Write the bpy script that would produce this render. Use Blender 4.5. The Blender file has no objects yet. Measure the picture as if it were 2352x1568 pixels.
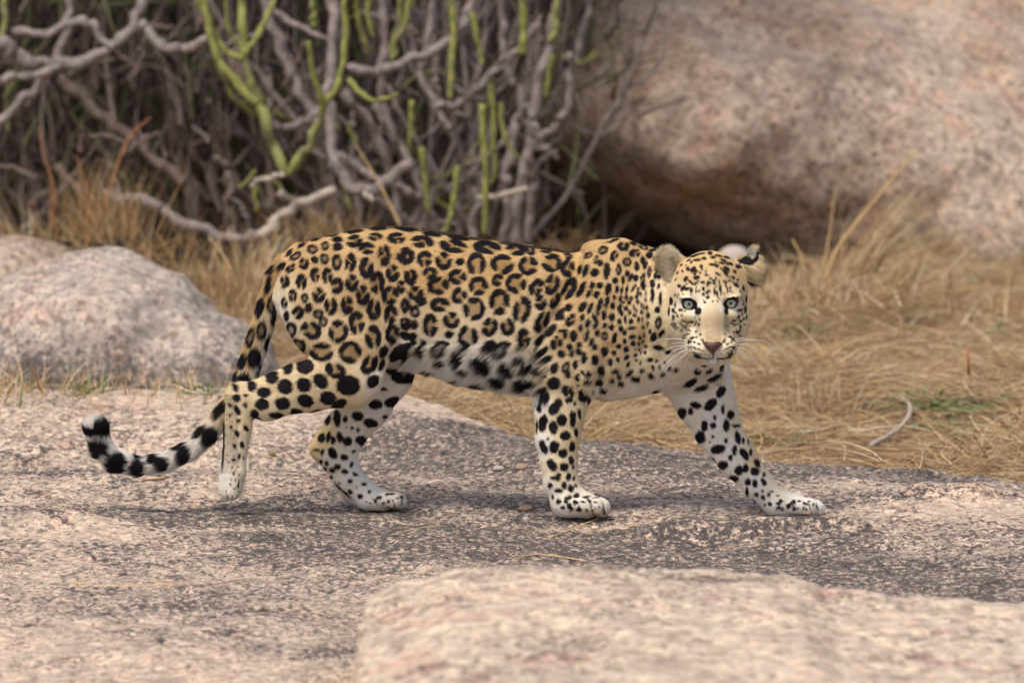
import bpy, math, random
import numpy as np

SC = bpy.context.scene
COL = SC.collection
R = math.radians

# ------------------------------------------------------------------ camera, light, exposure
TH = R(7.5)
DIST = 15.0
FOC = 36.0 * DIST / 2.48
FW = np.array([0, math.cos(TH), -math.sin(TH)])
UP = np.array([0, math.sin(TH), math.cos(TH)])


def _zray(oy, Y):                       # height (relative to the aim point) of a photograph row at depth Y
    cy = (784 - oy) / 2352 * 36 / FOC
    d = FW + cy * UP
    t = (Y + DIST * math.cos(TH)) / d[1]
    return DIST * math.sin(TH) + t * d[2]


ZC = -_zray(1193, -0.075)               # aim height so that the near fore paw stands at z = 0
CAM = np.array([0, -DIST * math.cos(TH), DIST * math.sin(TH) + ZC])


def P(ox, oy, Y=0.0):
    """world point whose picture lies at (ox, oy) of the 2352 px wide photograph when it stands at depth Y"""
    cx = (ox - 1176) / 2352 * 36 / FOC
    cy = (784 - oy) / 2352 * 36 / FOC
    d = FW + cy * UP + cx * np.array([1.0, 0, 0])
    t = (Y - CAM[1]) / d[1]
    return CAM + t * d


def PX(px, Y=0.0):                      # photograph pixels (2352 wide) -> metres at depth Y
    return px / 948.39 * (DIST + Y) / DIST


cam_data = bpy.data.cameras.new("camera")
cam_data.lens = FOC
cam_data.sensor_width = 36
cam_data.clip_start = 0.5
cam_data.clip_end = 500
cam_data.dof.use_dof = True
cam_data.dof.focus_distance = DIST - 0.1
cam_data.dof.aperture_fstop = 3.6
cam = bpy.data.objects.new("camera", cam_data)
cam.location = CAM
cam.rotation_euler = (math.pi / 2 - TH, 0, 0)
COL.objects.link(cam)
SC.camera = cam

SUN_EL, SUN_AZ = R(60), R(212)          # azimuth clockwise from +Y (north): behind the camera, a little to the left
world = bpy.data.worlds.new("World")
SC.world = world
world.use_nodes = True
wn = world.node_tree.nodes
wl = world.node_tree.links
bg = wn["Background"]
sky = wn.new("ShaderNodeTexSky")
sky.sky_type = 'NISHITA'
sky.sun_disc = False
sky.sun_elevation = SUN_EL
sky.sun_rotation = SUN_AZ
sky.air_density = 1.0
sky.dust_density = 4.0
sky.ozone_density = 1.0
wl.new(sky.outputs[0], bg.inputs[0])
bg.inputs[1].default_value = 0.13
sun_d = bpy.data.lights.new("sun", 'SUN')
sun_d.energy = 2.1
sun_d.angle = R(13)
sun_d.color = (1.0, 0.96, 0.90)
sun = bpy.data.objects.new("sun", sun_d)
sd = np.array([math.sin(SUN_AZ) * math.cos(SUN_EL), math.cos(SUN_AZ) * math.cos(SUN_EL), math.sin(SUN_EL)])
from mathutils import Vector
sun.rotation_euler = Vector(sd).to_track_quat('Z', 'Y').to_euler()
sun.location = (-3, -6, 9)
COL.objects.link(sun)
SC.view_settings.view_transform = 'Standard'
SC.view_settings.look = 'None'
SC.view_settings.exposure = 0.25
SC.view_settings.gamma = 1.0
SC.render.engine = 'CYCLES'
SC.cycles.use_denoising = True
SC.cycles.max_bounces = 6
SC.cycles.diffuse_bounces = 3
SC.render.hair_type = 'STRIP' if hasattr(SC.render, 'hair_type') else None

# ------------------------------------------------------------------ noise and meshing helpers
_rs = np.random.RandomState(7)
_perm = _rs.permutation(256)
_perm = np.concatenate([_perm, _perm, _perm]).astype(np.int64)
_grad = _rs.normal(size=(256, 3))
_grad /= np.linalg.norm(_grad, axis=1)[:, None]


def noise(p, seed=0):
    p = np.asarray(p, dtype=np.float64) + seed * 17.31
    i = np.floor(p).astype(np.int64)
    f = p - i
    u = f * f * f * (f * (f * 6 - 15) + 10)
    i &= 255
    out = 0
    for dx in (0, 1):
        wx = u[..., 0] if dx else 1 - u[..., 0]
        for dy in (0, 1):
            wy = u[..., 1] if dy else 1 - u[..., 1]
            for dz in (0, 1):
                wz = u[..., 2] if dz else 1 - u[..., 2]
                h = _perm[_perm[_perm[(i[..., 0] + dx) & 255] + ((i[..., 1] + dy) & 255)] + ((i[..., 2] + dz) & 255)]
                g = _grad[h & 255]
                out = out + wx * wy * wz * (g[..., 0] * (f[..., 0] - dx) + g[..., 1] * (f[..., 1] - dy) + g[..., 2] * (f[..., 2] - dz))
    return out * 1.6


def fbm(p, octaves=4, seed=0, gain=0.5):
    a, s, out = 1.0, 1.0, 0
    for k in range(octaves):
        out = out + a * noise(np.asarray(p) * s, seed + k)
        a *= gain
        s *= 2.03
    return out


def sstep(a, b, x):
    t = np.clip((x - a) / (b - a), 0, 1)
    return t * t * (3 - 2 * t)


def smin(a, b, k):
    h = np.clip(0.5 + 0.5 * (b - a) / k, 0, 1)
    return b * (1 - h) + a * h - k * h * (1 - h)


def d_cone(p, a, b, ra, rb, sy=1.0):
    p = p.copy() if sy != 1 else p
    a = np.array(a, float)
    b = np.array(b, float)
    ab = b - a
    L = ab @ ab + 1e-12
    q = p - a
    t = np.clip((q @ ab) / L, 0, 1)
    e = q - t[..., None] * ab
    if sy != 1:
        e[..., 1] /= sy
    return (np.sqrt((e ** 2).sum(-1)) - (ra + (rb - ra) * t)) * (1 if sy >= 1 else 0.9)


def d_ell(p, c, r, rot=None):
    q = p - np.array(c)
    if rot is not None:
        q = q @ rot
    r = np.array(r)
    k0 = np.sqrt(((q / r) ** 2).sum(-1))
    k1 = np.sqrt(((q / r ** 2) ** 2).sum(-1)) + 1e-9
    return k0 * (k0 - 1) / k1


def rotm(ax=0, ay=0, az=0):
    from mathutils import Euler
    return np.array(Euler((R(ax), R(ay), R(az))).to_matrix())


def surface_nets(F, org, h):
    s = F < 0
    nx, ny, nz = F.shape
    c = s[:-1, :-1, :-1].astype(np.int8)
    acc = np.zeros_like(c, dtype=np.int8)
    for dx in (0, 1):
        for dy in (0, 1):
            for dz in (0, 1):
                acc += s[dx:nx - 1 + dx, dy:ny - 1 + dy, dz:nz - 1 + dz]
    act = (acc > 0) & (acc < 8)
    idx = np.full(act.shape, -1, dtype=np.int64)
    cells = np.argwhere(act)
    idx[act] = np.arange(len(cells))
    vs = np.zeros((len(cells), 3))
    cnt = np.zeros(len(cells))
    corner = {}
    for dx in (0, 1):
        for dy in (0, 1):
            for dz in (0, 1):
                corner[(dx, dy, dz)] = F[cells[:, 0] + dx, cells[:, 1] + dy, cells[:, 2] + dz]
    for a in corner:
        for k in range(3):
            if a[k] == 0:
                b = list(a)
                b[k] = 1
                b = tuple(b)
                fa, fb = corner[a], corner[b]
                m = (fa < 0) != (fb < 0)
                t = np.where(m, fa / (fa - fb + 1e-20), 0)
                pt = np.tile(np.array(a, float), (len(cells), 1))
                pt[:, k] += t
                vs[m] += pt[m]
                cnt[m] += 1
    V = (cells + vs / cnt[:, None]) * h + org
    faces = []
    for k in range(3):
        sl0 = [slice(None)] * 3
        sl1 = [slice(None)] * 3
        sl0[k] = slice(0, -1)
        sl1[k] = slice(1, None)
        A, B = s[tuple(sl0)], s[tuple(sl1)]
        e = np.argwhere(A != B)
        i1, i2 = (k + 1) % 3, (k + 2) % 3
        ok = (e[:, i1] > 0) & (e[:, i2] > 0) & (e[:, i1] < F.shape[i1] - 1) & (e[:, i2] < F.shape[i2] - 1)
        e = e[ok]
        ins = A[e[:, 0], e[:, 1], e[:, 2]]
        q = []
        for (o1, o2) in ((-1, -1), (0, -1), (0, 0), (-1, 0)):
            c = e.copy()
            c[:, i1] += o1
            c[:, i2] += o2
            q.append(idx[c[:, 0], c[:, 1], c[:, 2]])
        q = np.stack(q, 1)
        q[~ins] = q[~ins][:, ::-1]
        faces.append(q)
    return V, np.concatenate(faces)


def sdf_grid(prims, h, pad=0.03, sub=()):
    """prims: (fn, lo, hi, k) evaluated only inside its own box and blended with a smooth union"""
    lo = np.min([p[1] for p in prims], 0) - pad
    hi = np.max([p[2] for p in prims], 0) + pad
    n = np.ceil((hi - lo) / h).astype(int) + 1
    F = np.full(n, 0.2, dtype=np.float32)
    ax = [lo[k] + h * np.arange(n[k]) for k in range(3)]

    def box(l, u):
        sl = []
        for k in range(3):
            a = max(0, int((l[k] - 0.045 - lo[k]) / h))
            b = min(n[k], int((u[k] + 0.045 - lo[k]) / h) + 2)
            sl.append(slice(a, b))
        g = np.stack(np.meshgrid(ax[0][sl[0]], ax[1][sl[1]], ax[2][sl[2]], indexing='ij'), -1)
        return tuple(sl), g
    for fn, l, u, k in prims:
        sl, g = box(l, u)
        F[sl] = smin(F[sl], fn(g), k)
    for fn, l, u, k in sub:
        sl, g = box(l, u)
        F[sl] = -smin(-F[sl], fn(g), k)
    return F, lo, h


def prim_cone(a, b, ra, rb, sy=1.0, k=0.02):
    a = np.array(a, float)
    b = np.array(b, float)
    m = max(ra, rb) * max(1, sy)
    return (lambda p: d_cone(p, a, b, ra, rb, sy), np.minimum(a, b) - m, np.maximum(a, b) + m, k)


def prim_ell(c, r, rot=None, k=0.02):
    c = np.array(c, float)
    m = max(r) if rot is not None else np.array(r)
    return (lambda p: d_ell(p, c, r, rot), c - m, c + m, k)


def mesh_from(name, V, Fc, mat=None, smooth=True):
    me = bpy.data.meshes.new(name)
    V = np.asarray(V, dtype=np.float32)
    Fc = np.asarray(Fc, dtype=np.int32)
    me.vertices.add(len(V))
    me.vertices.foreach_set("co", V.ravel())
    w = Fc.shape[1]
    me.loops.add(len(Fc) * w)
    me.loops.foreach_set("vertex_index", Fc.ravel())
    me.polygons.add(len(Fc))
    me.polygons.foreach_set("loop_start", np.arange(0, len(Fc) * w, w, dtype=np.int32))
    if smooth:
        me.polygons.foreach_set("use_smooth", np.ones(len(Fc), dtype=bool))
    me.update(calc_edges=True)
    me.validate()
    if mat:
        me.materials.append(mat)
    return me


def obj(name, me, parent=None, loc=None):
    o = bpy.data.objects.new(name, me)
    COL.objects.link(o)
    if parent is not None:
        o.parent = parent
    if loc is not None:
        o.location = loc
    return o


def tag(o, label=None, cat=None, group=None, kind=None):
    if label:
        o["label"] = label
    if cat:
        o["category"] = cat
    if group:
        o["group"] = group
    if kind:
        o["kind"] = kind
    return o


def set_color(me, name, rgb, domain='POINT'):
    a = me.attributes.new(name, 'FLOAT_COLOR', domain)
    c = np.ones((len(rgb), 4), dtype=np.float32)
    c[:, :3] = rgb
    a.data.foreach_set("color", c.ravel())


def hair_object(name, pts, mat, radius, colors=None, parent=None):
    """pts: (n, k, 3) strands in the local space of parent; one CURVES object"""
    n, k, _ = pts.shape
    hc = bpy.data.hair_curves.new(name)
    hc.add_curves([k] * n)
    hc.position_data.foreach_set("vector", np.ascontiguousarray(pts, dtype=np.float32).ravel())
    ra = hc.attributes.get("radius") or hc.attributes.new("radius", 'FLOAT', 'POINT')
    prof = np.linspace(1, 0.15, k) if np.ndim(radius) < 2 else 1
    rr = (np.asarray(radius).reshape(-1, 1) * prof) * np.ones((n, k))
    ra.data.foreach_set("value", rr.astype(np.float32).ravel())
    if colors is not None:
        a = hc.attributes.new("coat", 'FLOAT_COLOR', 'CURVE')
        c = np.ones((n, 4), dtype=np.float32)
        c[:, :3] = colors
        a.data.foreach_set("color", c.ravel())
    hc.materials.append(mat)
    return obj(name, hc, parent)


def tube(path, rad, seg=8, knob=0.0, seed=0, cap=True):
    """tapered tube along a polyline, smoothed with Catmull-Rom; returns V, F"""
    path = np.asarray(path, float)
    rad = np.asarray(rad, float) * np.ones(len(path))
    if len(path) > 2:
        out, ro = [], []
        pp = np.vstack([2 * path[0] - path[1], path, 2 * path[-1] - path[-2]])
        for i in range(len(path) - 1):
            p0, p1, p2, p3 = pp[i:i + 4]
            m = max(2, int(np.linalg.norm(p2 - p1) / max(rad.mean() * 1.3, 1e-4)))
            m = min(m, 14)
            for t in np.linspace(0, 1, m, endpoint=False):
                out.append(0.5 * ((2 * p1) + (-p0 + p2) * t + (2 * p0 - 5 * p1 + 4 * p2 - p3) * t * t + (-p0 + 3 * p1 - 3 * p2 + p3) * t ** 3))
                ro.append(rad[i] * (1 - t) + rad[i + 1] * t)
        out.append(path[-1])
        ro.append(rad[-1])
        path, rad = np.array(out), np.array(ro)
    n = len(path)
    tg = np.gradient(path, axis=0)
    tg /= np.linalg.norm(tg, axis=1)[:, None] + 1e-9
    ref = np.array([0.13, 0.97, 0.21])
    u = np.cross(tg, ref)
    u /= np.linalg.norm(u, axis=1)[:, None] + 1e-9
    v = np.cross(tg, u)
    rs = np.random.RandomState(seed)
    ang = np.arange(seg) / seg * 2 * np.pi
    rr = rad[:, None] * (1 + knob * rs.uniform(-1, 1, (n, seg)))
    V = path[:, None, :] + rr[..., None] * (np.cos(ang)[None, :, None] * u[:, None, :] + np.sin(ang)[None, :, None] * v[:, None, :])
    V = V.reshape(-1, 3)
    i = np.arange(n - 1)[:, None] * seg
    j = np.arange(seg)[None, :]
    j2 = (j + 1) % seg
    Fc = np.stack([i + j, i + j2, i + seg + j2, i + seg + j], -1).reshape(-1, 4)
    if cap:
        V = np.vstack([V, path[0], path[-1]])
        c0, c1 = n * seg, n * seg + 1
        j = np.arange(0, seg)
        f0 = np.stack([np.full(seg, c0), (j + 1) % seg, j, j], -1)
        b = (n - 1) * seg
        f1 = np.stack([np.full(seg, c1), b + j, b + (j + 1) % seg, b + (j + 1) % seg], -1)
        return V, Fc, np.concatenate([f0[:, :3], f1[:, :3]])
    return V, Fc, None


def mesh_tube(name, path, rad, mat, seg=8, knob=0.0, seed=0):
    V, Q, T = tube(path, rad, seg, knob, seed)
    me = bpy.data.meshes.new(name)
    me.from_pydata(V.tolist(), [], Q.tolist() + (T.tolist() if T is not None else []))
    for p in me.polygons:
        p.use_smooth = True
    me.materials.append(mat)
    return me


# ------------------------------------------------------------------ materials
def new_mat(name):
    m = bpy.data.materials.new(name)
    m.use_nodes = True
    nt = m.node_tree
    b = nt.nodes["Principled BSDF"]
    return m, nt, b


def N(nt, t, **kw):
    n = nt.nodes.new(t)
    for k, v in kw.items():
        if k.startswith("i_"):
            key = k[2:]
            key = int(key) if key.isdigit() else key.replace("_", " ")
            n.inputs[key].default_value = v
        else:
            setattr(n, k, v)
    return n


def ramp(nt, fac, stops):
    r = nt.nodes.new("ShaderNodeValToRGB")
    e = r.color_ramp.elements
    while len(e) < len(stops):
        e.new(0.5)
    for el, (p, c) in zip(e, stops):
        el.position = p
        el.color = (*c, 1) if len(c) == 3 else c
    if fac is not None:
        nt.links.new(fac, r.inputs[0])
    return r


def mixc(nt, fac, a, b, mode='MIX'):
    m = nt.nodes.new("ShaderNodeMix")
    m.data_type = 'RGBA'
    m.blend_type = mode
    for sock, val in ((m.inputs[0], fac), (m.inputs[6], a), (m.inputs[7], b)):
        if hasattr(val, "is_output"):
            nt.links.new(val, sock)
        elif isinstance(val, (int, float)):
            sock.default_value = val
        else:
            sock.default_value = (*val, 1)
    return m.outputs[2]


def math_n(nt, op, a, b=None, c=None):
    m = nt.nodes.new("ShaderNodeMath")
    m.operation = op
    for i, v in enumerate((a, b, c)):
        if v is None:
            continue
        if hasattr(v, "is_output"):
            nt.links.new(v, m.inputs[i])
        else:
            m.inputs[i].default_value = v
    return m.outputs[0]


def plain(name, col, rough=0.7, spec=0.3, vary=0.0, scale=30, bump=0.0):
    m, nt, b = new_mat(name)
    b.inputs["Roughness"].default_value = rough
    b.inputs["Specular IOR Level"].default_value = spec
    if vary:
        tc = N(nt, "ShaderNodeTexCoord")
        nz = N(nt, "ShaderNodeTexNoise", i_Scale=scale, i_Detail=4.0)
        nt.links.new(tc.outputs["Object"], nz.inputs["Vector"])
        r = ramp(nt, nz.outputs[0], [(0.3, [c * (1 - vary) for c in col]), (0.7, [min(1, c * (1 + vary)) for c in col])])
        nt.links.new(r.outputs[0], b.inputs["Base Color"])
        if bump:
            bp = N(nt, "ShaderNodeBump", i_Strength=bump, i_Distance=0.01)
            nt.links.new(nz.outputs[0], bp.inputs["Height"])
            nt.links.new(bp.outputs[0], b.inputs["Normal"])
    else:
        b.inputs["Base Color"].default_value = (*col, 1)
    return m


def lin(r, g, b):
    f = lambda c: ((c / 255 + 0.055) / 1.055) ** 2.4 if c > 10 else c / 255 / 12.92
    return (f(r), f(g), f(b))


def attr_mat(name, attr="coat", rough=0.6, spec=0.2):
    m, nt, b = new_mat(name)
    a = N(nt, "ShaderNodeAttribute", attribute_name=attr)
    nt.links.new(a.outputs["Color"], b.inputs["Base Color"])
    b.inputs["Roughness"].default_value = rough
    b.inputs["Specular IOR Level"].default_value = spec
    return m


def granite(name, pale, mid, dark, grain=1.0, stain_attr=True, stain_bias=0.0, bump=0.6, soft=False, pink=(0.50, 0.30, 0.22), rust=0.0, cracks=0.0):
    """weathered coarse granite: pale and pink grains, dark lichen film that follows the 'stain' attribute"""
    m, nt, b = new_mat(name)
    L = nt.links.new
    tc = N(nt, "ShaderNodeTexCoord")
    geo = tc.outputs["Object"]
    n1 = N(nt, "ShaderNodeTexNoise", i_Scale=64 * grain, i_Detail=7.0, i_Roughness=0.72)
    n2 = N(nt, "ShaderNodeTexNoise", i_Scale=9 * grain, i_Detail=6.0, i_Roughness=0.6)
    n3 = N(nt, "ShaderNodeTexNoise", i_Scale=2.2, i_Detail=5.0, i_Roughness=0.6)
    n4 = N(nt, "ShaderNodeTexNoise", i_Scale=140 * grain, i_Detail=3.0, i_Roughness=0.6)
    vo = N(nt, "ShaderNodeTexVoronoi", i_Scale=70 * grain)
    vo.inputs["Randomness"].default_value = 1.0
    for n in (n1, n2, n3, n4, vo):
        L(geo, n.inputs["Vector"])
    base = ramp(nt, n2.outputs[0], [(0.32, mid), (0.52, pale), (0.66, pink), (0.8, pale)])
    vr = N(nt, "ShaderNodeSeparateColor")
    L(vo.outputs["Color"], vr.inputs[0])
    g1 = ramp(nt, vr.outputs[0], [(0.0, (0.42, 0.38, 0.37)), (0.2, (0.8, 0.77, 0.75)), (0.6, (1, 1, 1)), (1.0, (1.4, 1.34, 1.26))])
    col = mixc(nt, 0.8, base.outputs[0], g1.outputs[0], 'MULTIPLY')
    if rust:
        rf = ramp(nt, n3.outputs[0], [(0.48, (0, 0, 0)), (0.62, (1, 1, 1))])
        rm = math_n(nt, 'MULTIPLY', rf.outputs[0], rust)
        col = mixc(nt, rm, col, mixc(nt, 1.0, col, (0.62, 0.42, 0.28), 'MULTIPLY'))
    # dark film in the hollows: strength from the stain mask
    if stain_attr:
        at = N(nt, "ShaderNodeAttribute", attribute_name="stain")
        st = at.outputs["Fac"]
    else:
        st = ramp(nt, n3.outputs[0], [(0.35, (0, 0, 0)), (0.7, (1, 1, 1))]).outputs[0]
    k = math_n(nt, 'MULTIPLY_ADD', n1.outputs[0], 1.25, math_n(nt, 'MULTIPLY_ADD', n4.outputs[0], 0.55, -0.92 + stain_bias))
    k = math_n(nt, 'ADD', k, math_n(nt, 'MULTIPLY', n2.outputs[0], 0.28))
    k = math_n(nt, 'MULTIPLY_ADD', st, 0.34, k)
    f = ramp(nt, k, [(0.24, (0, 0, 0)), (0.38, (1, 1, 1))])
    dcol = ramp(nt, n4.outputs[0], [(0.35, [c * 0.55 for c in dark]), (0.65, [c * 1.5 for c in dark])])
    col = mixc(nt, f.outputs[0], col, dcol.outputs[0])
    if cracks:
        wn_ = N(nt, "ShaderNodeTexNoise", i_Scale=7.0, i_Detail=5.0, i_Roughness=0.65)
        L(geo, wn_.inputs["Vector"])
        wv = mixc(nt, 0.10, geo, wn_.outputs["Color"])
        vc = N(nt, "ShaderNodeTexVoronoi", i_Scale=3.4)
        vc.feature = 'DISTANCE_TO_EDGE'
        L(wv, vc.inputs["Vector"])
        cf = ramp(nt, vc.outputs["Distance"], [(0.004, (1, 1, 1)), (0.02, (0, 0, 0))])
        cg = ramp(nt, n2.outputs[0], [(0.46, (0, 0, 0)), (0.58, (1, 1, 1))])
        cm = math_n(nt, 'MULTIPLY', math_n(nt, 'MULTIPLY', cf.outputs[0], cg.outputs[0]), cracks)
        col = mixc(nt, cm, col, (0.035, 0.03, 0.028))
    L(col, b.inputs["Base Color"])
    b.inputs["Roughness"].default_value = 0.85
    b.inputs["Specular IOR Level"].default_value = 0.25
    hgt = math_n(nt, 'ADD', n1.outputs[0], math_n(nt, 'MULTIPLY', n4.outputs[0], 0.35))
    bp = N(nt, "ShaderNodeBump", i_Strength=bump, i_Distance=0.012 / grain)
    L(hgt, bp.inputs["Height"])
    L(bp.outputs[0], b.inputs["Normal"])
    return m
# ------------------------------------------------------------------ the leopard: one continuous body grown from tapered volumes
YN, YF = -0.085, 0.075


def body_prims():
    pr = []

    def cone(g, a, b, ra, rb, sy=1.0, k=0.02):
        pa, pb = P(*a), P(*b)
        q = prim_cone(pa, pb, PX(ra), PX(rb), sy, k)
        pr.append((g,) + q)

    def ell(g, c, r, rot=None, k=0.02):
        pr.append((g,) + prim_ell(P(*c), r, rot, k))

    # torso: stations (x, top, bottom, half width in m)
    st = np.array([
        (628, 655, 690, .020), (640, 628, 720, .040), (660, 598, 750, .058), (700, 566, 785, .078), (750, 545, 808, .092), (810, 528, 822, .100),
        (870, 520, 832, .102), (940, 521, 838, .104), (1000, 532, 850, .112), (1060, 543, 870, .122),
        (1150, 556, 889, .130), (1240, 568, 900, .130), (1300, 577, 904, .126), (1345, 579, 908, .120), (1390, 566, 918, .116), (1430, 556, 916, .112), (1480, 564, 908, .106),
        (1520, 574, 899, .100), (1560, 584, 890, .094), (1600, 610, 882, .084), (1635, 650, 872, .066), (1658, 710, 856, .036)], float)
    xs = np.array([P(s[0], 700, 0)[0] for s in st])
    zt = np.array([P(s[0], s[1], 0)[2] for s in st])
    zb = np.array([P(s[0], s[2], 0)[2] for s in st])
    w = st[:, 3]

    def torso(p):
        x = p[..., 0]
        t, b, ww = np.interp(x, xs, zt), np.interp(x, xs, zb), np.interp(x, xs, w)
        zc, h = (t + b) / 2, (t - b) / 2
        v = (p[..., 2] - zc) / h
        wv = ww * (1 - 0.10 * v + 0.05 * v * v)
        q = (np.abs(p[..., 1] / wv) ** 2.15 + np.abs(v) ** 2.15) ** (1 / 2.15)
        d = (q - 1) * np.minimum(h, ww) * 0.9
        ex = np.maximum(xs[0] - x, x - xs[-1])
        return np.maximum(d, ex)
    pr.append(('near', torso, np.array([xs[0] - .005, -.15, zb.min() - .01]), np.array([xs[-1] + .005, .15, zt.max() + .01]), 0.02))
    # haunch and near hind leg
    ell('near', (775, 700, YN + .025), (PX(122), .062, PX(140)), rotm(0, 0, 0), .03)
    cone('near', (745, 640, -.04), (800, 790, -.07), 88, 92, .62, .03)
    cone('near', (800, 800, -.072), (800, 858, -.085), 92, 70, .62, .03)
    cone('near', (805, 862, YN), (705, 884, YN), 74, 58, .62, .02)
    cone('near', (705, 884, YN), (610, 916, YN), 60, 47, .68, .015)
    cone('near', (612, 918, YN), (556, 914, YN), 45, 34, .72, .012)
    cone('near', (556, 912, YN), (546, 985, YN), 35, 30, .8, .01)
    cone('near', (546, 980, YN), (534, 1085, YN), 30, 28, .85, .01)
    cone('near', (534, 1085, YN), (530, 1121, YN + .005), 28, 28, 1.0, .01)
    cone('near', (541, 1085, YN - .015), (536, 1128, YN - .012), 17, 18, 1.0, .004)
    # far hind leg
    cone('farhind', (860, 770, .05), (880, 860, YF), 80, 66, .62, .03)
    cone('farhind', (880, 855, YF), (838, 930, YF), 66, 56, .68, .02)
    cone('farhind', (838, 930, YF), (790, 995, YF), 56, 49, .72, .015)
    cone('farhind', (790, 990, YF), (768, 1035, YF), 49, 46, .72, .015)
    cone('farhind', (745, 1008, YF), (735, 1032, YF), 24, 25, .7, .012)
    cone('farhind', (770, 1035, YF), (800, 1098, YF), 44, 35, .8, .012)
    cone('farhind', (800, 1098, YF), (846, 1138, YF), 35, 30, .9, .012)
    cone('farhind', (846, 1143, YF), (880, 1148, YF), 28, 26, 1.25, .012)
    for dy, ln in ((-.038, 0), (-.014, 9), (.012, 9), (.034, 0)):
        cone('farhind', (880 + ln, 1146 + dy * 60, YF + dy), (907 + ln, 1151 + dy * 125, YF + dy), 19, 20, 1.0, .0025)
    # near foreleg and shoulder
    ell('near', (1395, 700, -.060), (PX(105), .058, PX(150)), rotm(0, -14, 0), .03)
    cone('near', (1425, 600, -.035), (1400, 680, -.06), 46, 80, .6, .03)
    cone('near', (1375, 760, -.07), (1310, 862, -.078), 92, 66, .62, .03)
    cone('near', (1300, 850, -.078), (1288, 940, -.075), 70, 55, .66, .02)
    cone('near', (1286, 940, -.075), (1281, 1010, -.075), 55, 48, .72, .015)
    cone('near', (1281, 1010, -.075), (1284, 1060, -.075), 48, 39, .8, .012)
    cone('near', (1284, 1060, -.075), (1287, 1105, -.075), 39, 37, .9, .012)
    cone('near', (1287, 1105, -.075), (1304, 1146, -.075), 37, 38, .95, .012)
    cone('near', (1304, 1150, -.075), (1345, 1160, -.078), 37, 30, 1.2, .012)
    for dy, ln in ((-.042, -6), (-.016, 6), (.012, 8), (.036, 0)):
        cone('near', (1338 + ln, 1158 + dy * 60, -.077 + dy), (1372 + ln, 1164 + dy * 125, -.077 + dy), 21, 21, 1.0, .0025)
    # far foreleg
    cone('farfore', (1590, 800, .03), (1598, 860, .04), 75, 74, .7, .03)
    cone('farfore', (1598, 855, .04), (1622, 920, .045), 74, 66, .68, .02)
    cone('farfore', (1622, 920, .045), (1650, 985, .045), 66, 54, .7, .015)
    cone('farfore', (1650, 985, .045), (1695, 1055, .04), 52, 43, .78, .012)
    cone('farfore', (1695, 1055, .04), (1745, 1115, .03), 43, 33, .85, .012)
    cone('farfore', (1745, 1115, .03), (1785, 1157, .02), 33, 31, .95, .012)
    cone('farfore', (1785, 1156, .02), (1830, 1162, .015), 31, 29, 1.25, .012)
    for dy, ln in ((-.040, -6), (-.015, 6), (.012, 8), (.036, 0)):
        cone('farfore', (1828 + ln, 1160 + dy * 60, .012 + dy), (1866 + ln, 1167 + dy * 125, .012 + dy), 20, 21, 1.0, .0025)
    # tail
    tl = [(690, 580, 0, 30), (662, 606, 0, 30), (637, 640, .005, 29), (618, 690, .01, 27), (601, 750, .015, 28), (584, 805, .02, 29), (565, 860, .02, 29), (543, 905, .02, 28), (513, 948, .015, 26),
          (478, 995, .01, 26), (435, 1034, .0, 26), (380, 1060, -.01, 26), (318, 1070, -.015, 26), (265, 1058, -.015, 28), (236, 1030, -.01, 29), (225, 1000, -.01, 28), (222, 986, -.012, 31)]
    for a, b in zip(tl[:-1], tl[1:]):
        cone('tail', a[:3], b[:3], a[3] - 5, b[3] - 5, 1.0, .006)
    # neck
    cone('near', (1450, 715, -.01), (1585, 700, -.07), 125, 100, .85, .03)
    cone('near', (1500, 800, -.02), (1600, 800, -.05), 80, 62, .85, .03)
    # head, turned to look out of the picture; hy = depth towards the viewer
    HY = -.14
    hd = lambda x, y, f: (x, y, HY - f)
    ell('head', hd(1627, 668, -.01), (.095, .095, .094), None, .02)
    ell('head', hd(1627, 640, .02), (.070, .060, .062), None, .02)
    ell('head', hd(1583, 738, .005), (.052, .065, .064), None, .02)
    ell('head', hd(1674, 738, .005), (.050, .065, .064), None, .02)
    ell('head', hd(1590, 676, .060), (.032, .028, .018), None, .012)
    ell('head', hd(1671, 676, .060), (.032, .028, .018), None, .012)
    cone('head', hd(1631, 668, .040), hd(1634, 735, .094), 30, 27, 1.0, .032)
    cone('head', hd(1634, 730, .092), hd(1636, 786, .124), 27, 24, 1.0, .026)
    ell('head', hd(1634, 790, .085), (.055, .070, .042), None, .018)
    ell('head', hd(1609, 800, .123), (.031, .038, .029), rotm(0, 8, 0), .008)
    ell('head', hd(1664, 799, .123), (.031, .038, .029), rotm(0, -8, 0), .008)
    ell('head', hd(1637, 822, .100), (.033, .044, .020), None, .008)
    ell('head', hd(1630, 800, .02), (.062, .075, .045), None, .02)
    ell('head', hd(1580, 684, .074), (.023, .020, .0075), rotm(0, 12, 0), .004)
    ell('head', hd(1680, 682, .074), (.023, .020, .0075), rotm(0, -12, 0), .004)
    ell('head', hd(1585, 722, .055), (.024, .026, .014), None, .015)
    ell('head', hd(1676, 721, .055), (.024, .026, .014), None, .015)
    # ears
    ell('ear', hd(1543, 632, -.022), (.024, .016, .052), rotm(0, -12, -18), .012)
    ell('ear', hd(1533, 606, -.026), (.025, .013, .038), rotm(0, -10, -18), .008)
    ell('ear', hd(1712, 618, -.040), (.034, .018, .026), rotm(0, 38, 25), .010)
    ell('ear', hd(1728, 606, -.040), (.017, .016, .040), rotm(0, 6, 25), .008)
    sub = []
    sub.append(prim_ell(P(*hd(1537, 614, -.004)), (.017, .015, .042), rotm(0, -12, -18), .005))
    sub.append(prim_ell(P(*hd(1583, 698, .088)), (.018, .017, .0115), rotm(0, 14, 0), .006))
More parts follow.
